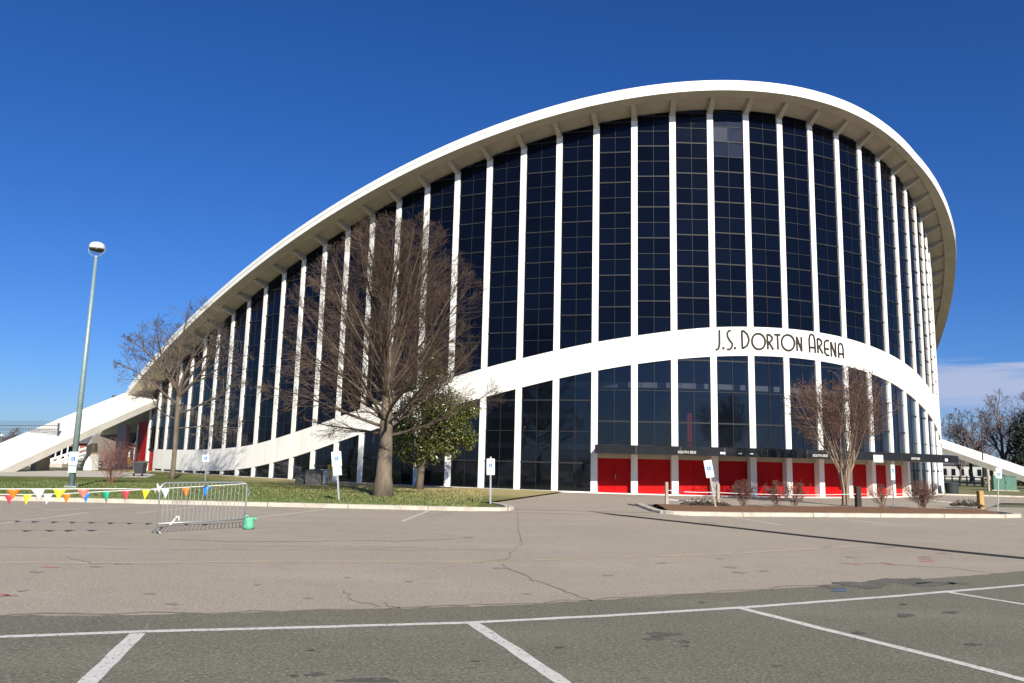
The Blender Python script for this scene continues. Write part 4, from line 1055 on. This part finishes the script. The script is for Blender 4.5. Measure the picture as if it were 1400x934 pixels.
# ------------------------------------------------------------------ bunting
def pxline(p3, n=40): return p3
def bunting(label, ctrl, flags, wd, ht):
    """ctrl = 3D points of the cord; flags = (px of the flag centre, colour)"""
    pts = []
    for a, b in zip(ctrl, ctrl[1:]):
        for k in range(10): pts.append(a.lerp(b, k/10))
    pts.append(ctrl[-1])
    t = thing('pennant_string', label, 'bunting', ctrl[-1], 'pennant strings')
    mb = MB(); mb.tube(pts, .012, 5); mb.build('cord', M_rope, t, smooth=True)
    xs = [project(p)[0] for p in pts]
    for px, colr in flags:
        k = min(range(len(pts)), key=lambda j: abs(xs[j]-px)); k = min(max(k,1), len(pts)-2)
        u = 0 if xs[k+1] == xs[k] else (px-xs[k])/(xs[k+1]-xs[k]); p = pts[k].lerp(pts[k+1], u) if 0 <= u <= 1 else pts[k-1].lerp(pts[k], 1+u*0.5 if -1 < u else 1)
        d = (pts[k+1]-pts[k-1]).normalized(); nn = Vector((-d.y, d.x, 0)); w2 = wd/2; tw = random.uniform(-.05,.05); sl = random.uniform(-.02,.05)
        mb = MB(); rows = []
        for r in range(5):
            v = r/4; hw = w2*(1-v) + .003
            rows.append([p + d*(s*hw + sl*v) + Vector((0,0,-ht*v)) + nn*(tw*v + .012*math.sin(3*v+s)) for s in (-1, 0, 1)])
        mb.sweep(rows, closed=False, cap=False); fl = mb.build('pennant', M_flag[colr], t, recalc=False, smooth=True)
        md = fl.modifiers.new('thick', 'SOLIDIFY'); md.thickness = .002
topL = bp_(0, 1.06)
def cp(px, py, Y): return at(px, py, Y)
c1 = [cp(-160,667.5,17.0), cp(-60,668.5,17.5), cp(0,668.7,17.75), cp(90,668.6,18.15), cp(170,668.3,18.5), topL+Vector((-.02,-.02,.0))]
bunting('pennant string with larger pennants ending at the left corner of the barrier', c1, [(-75,'blue'),(-30,'green'),(19,'orange'),(50,'white'),(82,'yellow'),(114,'pink')], .27, .235)
c2 = [cp(-160,672,20.7), cp(-60,675,20.7), cp(0,676,20.7), cp(40,676.3,20.7), cp(90,675,20.7), cp(145,672,20.65), cp(200,669.3,20.6), cp(250,666.5,20.6), cp(300,663.8,20.58), bp_(LB, 1.18)+Vector((0,-.02,0))]
bunting('pennant string with smaller pennants running behind the barrier to its right corner', c2, [(-45,'white'),(-18,'orange'),(11,'red'),(38,'yellow'),(66,'white'),(91,'orange'),(118,'blue'),(145,'green'),(172,'red'),(200,'yellow'),(226,'white'),(254,'orange'),(282,'blue')], .21, .27)

# ------------------------------------------------------------------ long dark stripe, slightly raised, over the lot
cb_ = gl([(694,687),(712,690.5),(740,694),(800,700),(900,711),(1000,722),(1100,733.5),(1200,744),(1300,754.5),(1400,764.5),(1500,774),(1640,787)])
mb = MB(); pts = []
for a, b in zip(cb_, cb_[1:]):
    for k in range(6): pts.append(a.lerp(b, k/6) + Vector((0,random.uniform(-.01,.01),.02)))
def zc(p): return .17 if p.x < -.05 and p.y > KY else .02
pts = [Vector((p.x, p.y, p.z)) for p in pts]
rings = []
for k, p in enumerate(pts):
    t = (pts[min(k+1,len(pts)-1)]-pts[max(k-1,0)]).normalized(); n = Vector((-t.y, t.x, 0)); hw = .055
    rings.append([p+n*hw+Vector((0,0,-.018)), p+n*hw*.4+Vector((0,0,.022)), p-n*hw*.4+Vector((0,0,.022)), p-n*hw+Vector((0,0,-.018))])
mb.sweep(rings); tag(mb.build('stripe', M_black), 'long dark stripe lying across the pale asphalt to the right edge', 'stripe')
mb = MB(); q = gl([(859,691.5),(866,693),(880,693.8),(905,693.2)]); mb.tube([p+Vector((0,0,.07)) for p in q], .03, 6); tag(mb.build('hose', M_black, smooth=True), 'short black hose lying by the rounded kerb before the doors', 'hose')

# ------------------------------------------------------------------ equipment by the wall, left of the tree
def ac(label, px, py, w, h, d, m, rz=0, fins=True, z=.13):
    b = gp(px, py, z); t = thing('air_conditioner', label, 'air conditioner', b, 'air conditioners by the wall')
    mb = MB(); mb.box(b+Vector((0,0,h/2)), (w,d,h), rz); mb.build('casing', m, t, bevel=.02)
    mb = MB(); k = 0; Rm = Matrix.Rotation(rz,3,'Z')
    while -w/2+.08+k*.07 < w/2-.06:
        mb.box(b + Rm @ Vector((-w/2+.08+k*.07, -d/2-.008, h*.5)), (.02,.02,h*.8), rz); k += 1
    mb.build('grille', M_acd, t)
    mb = MB(); mb.lathe(b+Vector((0,0,h)), [(w*.36,.0),(w*.36,.03),(w*.3,.045),(.05,.05)], 16); mb.build('fan_guard', M_acd, t)
ac('smaller low grey air conditioner unit on the lawn by the wall', 411, 661.5, .62, .55, .6, M_acg, .1)
ac('larger grey air conditioner unit with pale top by the wall', 429, 663, .95, .92, .9, M_acg, .1)
b = gp(440.5, 662.5, .13); mb = MB(); mb.box(b+Vector((.05,.4,.45)), (.5,.5,.88), .1); mb.box(b+Vector((.05,.4,.92)), (.54,.54,.05), .1); tag(mb.build('electrical_cabinet', M_acw, bevel=.02), 'pale blue cabinet behind the larger air conditioner unit', 'cabinet')
b = gp(449, 661, .13); mb = MB(); mb.box(b+Vector((0,.5,.85)), (.36,.3,.75), 0); mb.box(b+Vector((0,.5,.22)), (.08,.08,.5), 0); mb.box(b+Vector((0,.34,1.1)), (.25,.03,.12), 0); tag(mb.build('electrical_box', M_yel, bevel=.02), 'yellow box on a short leg beside the white column', 'box')
# bins
b = gp(191, 651, .14); t = thing('waste_bin', 'dark grey wheeled waste bin in front of the red panel at left', 'bin', b)
mb = MB(); mb.hexa([b+Vector(p) for p in ((-.30,-.3,.2),(.30,-.3,.2),(.30,.3,.2),(-.30,.3,.2),(-.36,-.38,.95),(.36,-.38,.95),(.36,.38,.95),(-.36,.38,.95))]); mb.build('body', M_acd, t, bevel=.03)
mb = MB(); mb.hexa([b+Vector(p) for p in ((-.39,-.42,.96),(.39,-.42,.96),(.39,.42,.96),(-.39,.42,.96),(-.37,-.4,1.0),(.37,-.4,1.0),(.34,.4,1.1),(-.34,.4,1.1))]); mb.build('lid', M_acg, t, bevel=.02)
for sx in (-.3,.3):
    o = MB(); o.tube([b+Vector((sx-.04,-.3,.1)), b+Vector((sx+.04,-.3,.1))], .1, 12); o.build('wheel', M_black, t)
b = gp(1302, 676.5, .06); mb = MB(); mb.lathe(b, [(.42,0),(.5,.7),(.54,.86),(.54,.92),(.3,.98),(.05,.99)], 16); tag(mb.build('waste_bin', M_acd, smooth=False), 'dark round waste bin at the right end of the arena wall', 'bin')
# green utility cabinet
b = gp(1378, 671.5, .06); t = thing('utility_cabinet', 'green metal utility cabinet in front of the right arch leg', 'cabinet', b); b = Vector(b)
mb = MB(); mb.box(b+Vector((0,.6,.72)), (1.95,1.2,1.35), -.35); mb.build('casing', M_util, t, bevel=.03)
mb = MB(); mb.box(b+Vector((0,.6,1.43)), (2.05,1.3,.07), -.35); mb.build('lid', M_util, t, bevel=.02)
mb = MB(); mb.box(b+Vector((0,.6,.03)), (2.3,1.5,.1), -.35); mb.build('pad', M_kerb, t)
mb = MB(); Rm = Matrix.Rotation(-.35,3,'Z'); mb.box(b+Vector((0,.6,.72))+Rm@Vector((0,-.61,0)), (.02,.02,1.2), -.35); mb.box(b+Vector((0,.6,.72))+Rm@Vector((.1,-.62,.1)), (.05,.04,.2), -.35); mb.build('door_seam', M_black, t)
# thin dark lamp pole far right
b = at(1343, 648, 92); b.z = 0; tp = at(1342.5, 585, 92); t = thing('flag_pole', 'thin dark pole standing before the distant bare trees at right', 'pole', b)
mb = MB(); mb.tube([b, tp], [.09,.05], 8); mb.build('shaft', M_black, t, smooth=True); mb = MB(); mb.lathe(tp, [(.03,-.02),(.07,.03),(.03,.1),(.01,.12)], 8); mb.build('cap', M_black, t)

# ------------------------------------------------------------------ under the left leg
def fin(label, px0, py0, px1, py1, Y, m, thick=.35):
    pass
def wallbox(name, label, cat, px0, px1, z0, z1, Y, d, m, group=None):
    a, b = at(px0, 640, Y), at(px1, 640, Y); mb = MB(); mb.box(((a.x+b.x)/2, Y+d/2, (z0+z1)/2), (abs(b.x-a.x), d, z1-z0), 0); return tag(mb.build(name, m, bevel=.02), label, cat, group)
# white curved buttress and grey pier that carry the leg
Yb = 70.5
a = at(114, 647.5, Yb); c = at(123.5, 647.5, Yb)
mb = MB(); pr = [at(113,648.5,Yb), at(124.5,648.5,Yb), at(125,622,Yb), at(121,625,Yb), at(117,631,Yb), at(114.5,638,Yb)]
mb.prism(pr, (0,1.2,0)); mb.build('buttress', M_white, arena)
mb = MB(); pr = [at(118,610,Yb+.5), at(125.5,606,Yb+.5), at(125.5,623,Yb+.5), at(121,626,Yb+.5), at(118,630,Yb+.5)]; mb.prism(pr, (0,1.0,0)); mb.build('pier', M_soffit, arena)
mb = MB(); pr = [at(132,647,84.5+5.5), at(141,647,84.5+5.5), at(139,630,84.5+5.5), at(135.5,629,84.5+5.5), at(132,636,84.5+5.5)]; mb.prism(pr, (0,.8,0)); mb.build('buttress', M_white, arena)
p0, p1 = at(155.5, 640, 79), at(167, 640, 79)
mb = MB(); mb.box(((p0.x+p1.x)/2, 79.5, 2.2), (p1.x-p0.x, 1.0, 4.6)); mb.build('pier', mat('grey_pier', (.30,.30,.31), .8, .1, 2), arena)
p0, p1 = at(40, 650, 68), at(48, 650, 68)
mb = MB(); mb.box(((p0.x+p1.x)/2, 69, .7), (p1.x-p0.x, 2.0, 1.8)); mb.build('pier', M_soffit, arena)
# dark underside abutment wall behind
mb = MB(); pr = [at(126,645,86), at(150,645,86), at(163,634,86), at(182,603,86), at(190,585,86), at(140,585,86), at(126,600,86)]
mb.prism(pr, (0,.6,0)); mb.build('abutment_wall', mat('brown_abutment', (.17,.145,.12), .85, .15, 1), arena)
# far brick ticket building with white stair frame in front
tb_ = thing('brick_building', 'low red brick building far behind the left arch leg', 'building', at(150, 647, 130).xy.to_3d())
a, c = at(60, 640, 130), at(196, 640, 130)
mb = MB(); mb.box(((a.x+c.x)/2, 133, 1.45), (c.x-a.x, 6, 2.9)); mb.build('wall', M_brick, tb_)
mb = MB(); mb.prism([Vector((a.x-.6,129.4,2.9)), Vector((a.x-.6,136.6,2.9)), Vector((a.x-.6,133,4.2))], (c.x-a.x+1.2,0,0)); mb.build('roof', M_acg, tb_)
for k, px in enumerate((70, 78, 86, 94, 102, 172, 178)):
    q = at(px, 640, 129.9); o = MB(); o.box((q.x, 129.95, 1.4), (.75,.14,1.9)); wf = o.build('window', M_glassU, tb_); o = MB(); o.box((q.x-.43, 129.93, 1.4), (.1,.2,2.0)); o.box((q.x+.43, 129.93, 1.4), (.1,.2,2.0)); o.build('window_frame', M_white, wf)
# ramped white frame (stair) under the leg
st = thing('steel_stair', 'white steel stair frame with slanting rails under the left arch leg', 'stair', at(80, 647, 84).xy.to_3d())
mb = MB()
Ys = 84
for (x0,y0,x1,y1) in ((58,632,120,612),(60,637,118,619),(62,641,114,625)):
    mb.tube([at(x0,y0,Ys), at(x1,y1,Ys)], .12, 5)
mb.build('slanting_rail', M_white, st)
for px, pt in ((51,632),(61,632),(71,629),(81,627),(91,623)):
    q = at(px, pt, Ys); o = MB(); o.box((q.x, Ys, (q.z+.1)/2), (.28,.28,q.z)); o.build('upright', M_white, st)
mb = MB()
for (x0,y0,x1,y1) in ((52,640,60,631),(62,640,70,630),(72,639,80,628),(82,637,90,626)): mb.tube([at(x0,y0,Ys-.3), at(x1,y1,Ys-.3)], .09, 4)
mb.build('brace', M_white, st)
q0, q1 = at(48,644,Ys), at(92,644,Ys); mb = MB(); mb.box(((q0.x+q1.x)/2, Ys-.5, .22), (q1.x-q0.x, 1.2, .4)); mb.build('stair_base', M_kerb, st)
rl = thing('dark_railing', 'dark pipe railing in the shade under the left arch leg', 'railing', at(118, 647, 80).xy.to_3d())
for yy in (631, 635.5, 640):
    o = MB(); o.tube([at(104,yy,80), at(140,yy,80)], .05, 5); o.build('rail', M_black, rl)
o = MB()
for px in (104, 112.5, 130, 140): q = at(px, 630, 80); o.tube([(q.x,80,0), q], .05, 5)
o.build('rail_posts', M_black, rl)
b = gp(165, 649.5, .14); b = at(166, 648, 100); b.z = .1; mb = MB(); mb.box(b+Vector((0,0,.55)), (1.5,1.2,1.0)); mb.box(b+Vector((.1,-.3,1.3)), (.8,.5,.5)); tag(mb.build('utility_cart', M_yel, bevel=.08), 'small yellow-orange cart in the shade beside the red panel', 'cart')

# wire fence crossing the left leg
fn = thing('wire_fence', 'dark wire mesh fence standing across the sloping left arch leg', 'fence', at(60, 610, 66.5))
mb = MB(); Yf = 66.5
def fpx(px, py): return at(px, py, Yf)
Lx, Rx = -60, 79
for k in range(64):
    px = Lx + (Rx-Lx)*k/63; mb.tube([fpx(px, 575 + .01*px), fpx(px-1.2, 609 + .005*px)], .012, 3, caps=False)
for yy, r in ((582,.03),(587,.03),(599,.015),(606,.03)): mb.tube([fpx(Lx, yy-.5), fpx(Rx, yy)], r, 4, caps=False)
for yy in np.arange(576, 608, 2.6): mb.tube([fpx(Lx, yy), fpx(Rx, yy)], .009, 3, caps=False)
mb.build('wire_mesh', M_mesh, fn, recalc=False)
mb = MB(); mb.tube([fpx(80.5,578.5), fpx(78.5,606), fpx(77.5,611)], .085, 6); mb.build('fence_post', M_mesh, fn)
mb = MB(); mb.tube([fpx(83,598), fpx(78,609), fpx(74.5,621)], .05, 6); mb.build('brace', M_mesh, fn)
p = at(52.5, 601.5, 67.5); t = thing('floodlight', 'small grey floodlight on the sloping left arch leg', 'floodlight', p)
mb = MB(); mb.box(p, (.38,.26,.2), .3); mb.build('housing', M_acg, t, bevel=.03); mb = MB(); mb.tube([p+Vector((0,.1,-.1)), p+Vector((0,.15,-.28))], .04, 6); mb.build('bracket', M_acg, t)
# far lamp at left edge
p = at(2, 597, 105); b = Vector((p.x, 105, 0)); t = thing('street_lamp', 'tiny distant street lamp with white head beyond the left arch leg', 'street lamp', b)
mb = MB(); mb.tube([b, p], [.09,.06], 6); mb.build('pole', M_galv, t); mb = MB(); mb.lathe(p, [(.08,0),(.28,.05),(.25,.28),(.08,.38)], 10); mb.build('lamp_housing', M_lampwhite, t)

# ------------------------------------------------------------------ distant low buildings at right
def shed(label, px0, px1, Y, h, d, mw, mr, nwin):
    a, c = at(px0, 650, Y), at(px1, 650, Y); cx = (a.x+c.x)/2; w = c.x-a.x
    t = thing('low_building', label, 'building', (cx, Y, 0), 'distant low buildings')
    mb = MB(); mb.box((cx, Y+d/2, h/2), (w,d,h)); mb.build('wall', mw, t)
    mb = MB(); mb.prism([Vector((cx-w/2-.5,Y-.5,h)), Vector((cx-w/2-.5,Y+d+.5,h)), Vector((cx-w/2-.5,Y+d/2,h+1.3))], (w+1,0,0)); mb.build('roof', mr, t)
    for k in range(nwin):
        x = cx - w/2 + w*(k+.5)/nwin; o = MB(); o.box((x, Y-.03, h*.5), (w/nwin*.45,.1,h*.45)); o.build('window', M_glassU, t)
shed('white distant shed with dark windows seen under the right arch leg', 1286, 1345, 165, 3.0, 8, mat('far_wall_grey', (.36, .35, .33), .8, .25, .4), M_acg, 5)
shed('tan distant low building beyond the green utility cabinet', 1350, 1440, 175, 3.2, 9, M_soffit, M_acg, 8)
shed('long pale distant building half hidden by the left arch leg', -80, 40, 180, 3.0, 8, M_soffit, M_acg, 8)
fw = thing('rail_fence', 'pale distant rail fence under the right arch leg', 'fence', at(1320, 656, 96).xy.to_3d())
mb = MB()
for z in (.5, 1.1): mb.box(((at(1292,650,96).x+at(1352,650,96).x)/2, 96, z), (at(1352,650,96).x-at(1292,650,96).x, .08, .12))
mb.build('rail', M_wood, fw)
for px in range(1292, 1354, 10): q = at(px, 650, 96); o = MB(); o.box((q.x, 96.08, .6), (.14,.1,1.3)); o.build('fence_post', M_wood, fw)

# ------------------------------------------------------------------ light
SUNAZ = Vector((.33, -.944, 0)).normalized(); ELEV = math.radians(30.5)
sd = bpy.data.lights.new('sun', 'SUN'); so = bpy.data.objects.new('sun', sd); COL.objects.link(so)
sd.energy = 5.0; sd.angle = math.radians(.53); sd.color = (1, .94, .82)
dirv = Vector((SUNAZ.x*math.cos(ELEV), SUNAZ.y*math.cos(ELEV), math.sin(ELEV)))
so.rotation_euler = dirv.to_track_quat('Z', 'Y').to_euler(); so.location = (0, 0, 60)
w = bpy.data.worlds.new('World'); S.world = w; w.use_nodes = True; nt = w.node_tree
bg = nt.nodes['Background']; sky = nt.nodes.new('ShaderNodeTexSky'); sky.sky_type = 'NISHITA'; sky.sun_disc = False
sky.sun_elevation = ELEV; sky.sun_rotation = math.atan2(dirv.x, dirv.y); sky.altitude = 100; sky.air_density = 1.0; sky.dust_density = .3; sky.ozone_density = 2.5
hs = nt.nodes.new('ShaderNodeHueSaturation'); hs.inputs['Saturation'].default_value = 1.08; hs.inputs['Value'].default_value = 1.0
tn = nt.nodes.new('ShaderNodeMix'); tn.data_type = 'RGBA'; tn.blend_type = 'MULTIPLY'; tn.inputs['Factor'].default_value = 1; tn.inputs['B'].default_value = (.285, .41, .70, 1); nt.links.new(sky.outputs[0], tn.inputs['A']); nt.links.new(tn.outputs['Result'], hs.inputs['Color'])
# thin stratus low in the east (right)
tc = nt.nodes.new('ShaderNodeTexCoord'); mp = nt.nodes.new('ShaderNodeMapping'); mp.inputs['Scale'].default_value = (3, 3, 38); nt.links.new(tc.outputs['Generated'], mp.inputs['Vector'])
nz = nt.nodes.new('ShaderNodeTexNoise'); nz.inputs['Scale'].default_value = 1.6; nz.inputs['Detail'].default_value = 6; nt.links.new(mp.outputs[0], nz.inputs['Vector'])
sp = nt.nodes.new('ShaderNodeSeparateXYZ'); nt.links.new(tc.outputs['Generated'], sp.inputs[0])
def mrange(v, a, b, c=0, d=1):
    m = nt.nodes.new('ShaderNodeMapRange'); m.interpolation_type = 'SMOOTHSTEP'; m.inputs['From Min'].default_value = a; m.inputs['From Max'].default_value = b; m.inputs['To Min'].default_value = c; m.inputs['To Max'].default_value = d; nt.links.new(v, m.inputs['Value']); return m.outputs[0]
def mul(a, b):
    m = nt.nodes.new('ShaderNodeMath'); m.operation = 'MULTIPLY'; nt.links.new(a, m.inputs[0]); nt.links.new(b, m.inputs[1]); return m.outputs[0]
ad = nt.nodes.new('ShaderNodeMath'); ad.operation = 'MULTIPLY_ADD'; ad.inputs[1].default_value = -.05; nt.links.new(nz.outputs['Fac'], ad.inputs[0]); nt.links.new(sp.outputs['Z'], ad.inputs[2])
elevm = mul(mrange(ad.outputs[0], .082, .092, 1, 0), mrange(sp.outputs['Z'], .055, .085, .25, 1)); azm = mul(mrange(sp.outputs['X'], .25, .45), mrange(sp.outputs['Y'], .2, .5))
cm = mul(mul(elevm, azm), mrange(nz.outputs['Fac'], .32, .6, .35, 1.0))
mx = nt.nodes.new('ShaderNodeMix'); mx.data_type = 'RGBA'; nt.links.new(cm, mx.inputs['Factor']); nt.links.new(hs.outputs[0], mx.inputs['A']); mx.inputs['B'].default_value = (2.8, 3.35, 4.8, 1)
nt.links.new(mx.outputs['Result'], bg.inputs['Color']); bg.inputs['Strength'].default_value = .10
S.view_settings.view_transform = 'Standard'; S.view_settings.look = 'None'; S.view_settings.exposure = 0.6; S.view_settings.gamma = 1
S.cycles.max_bounces = 6; S.cycles.transparent_max_bounces = 12
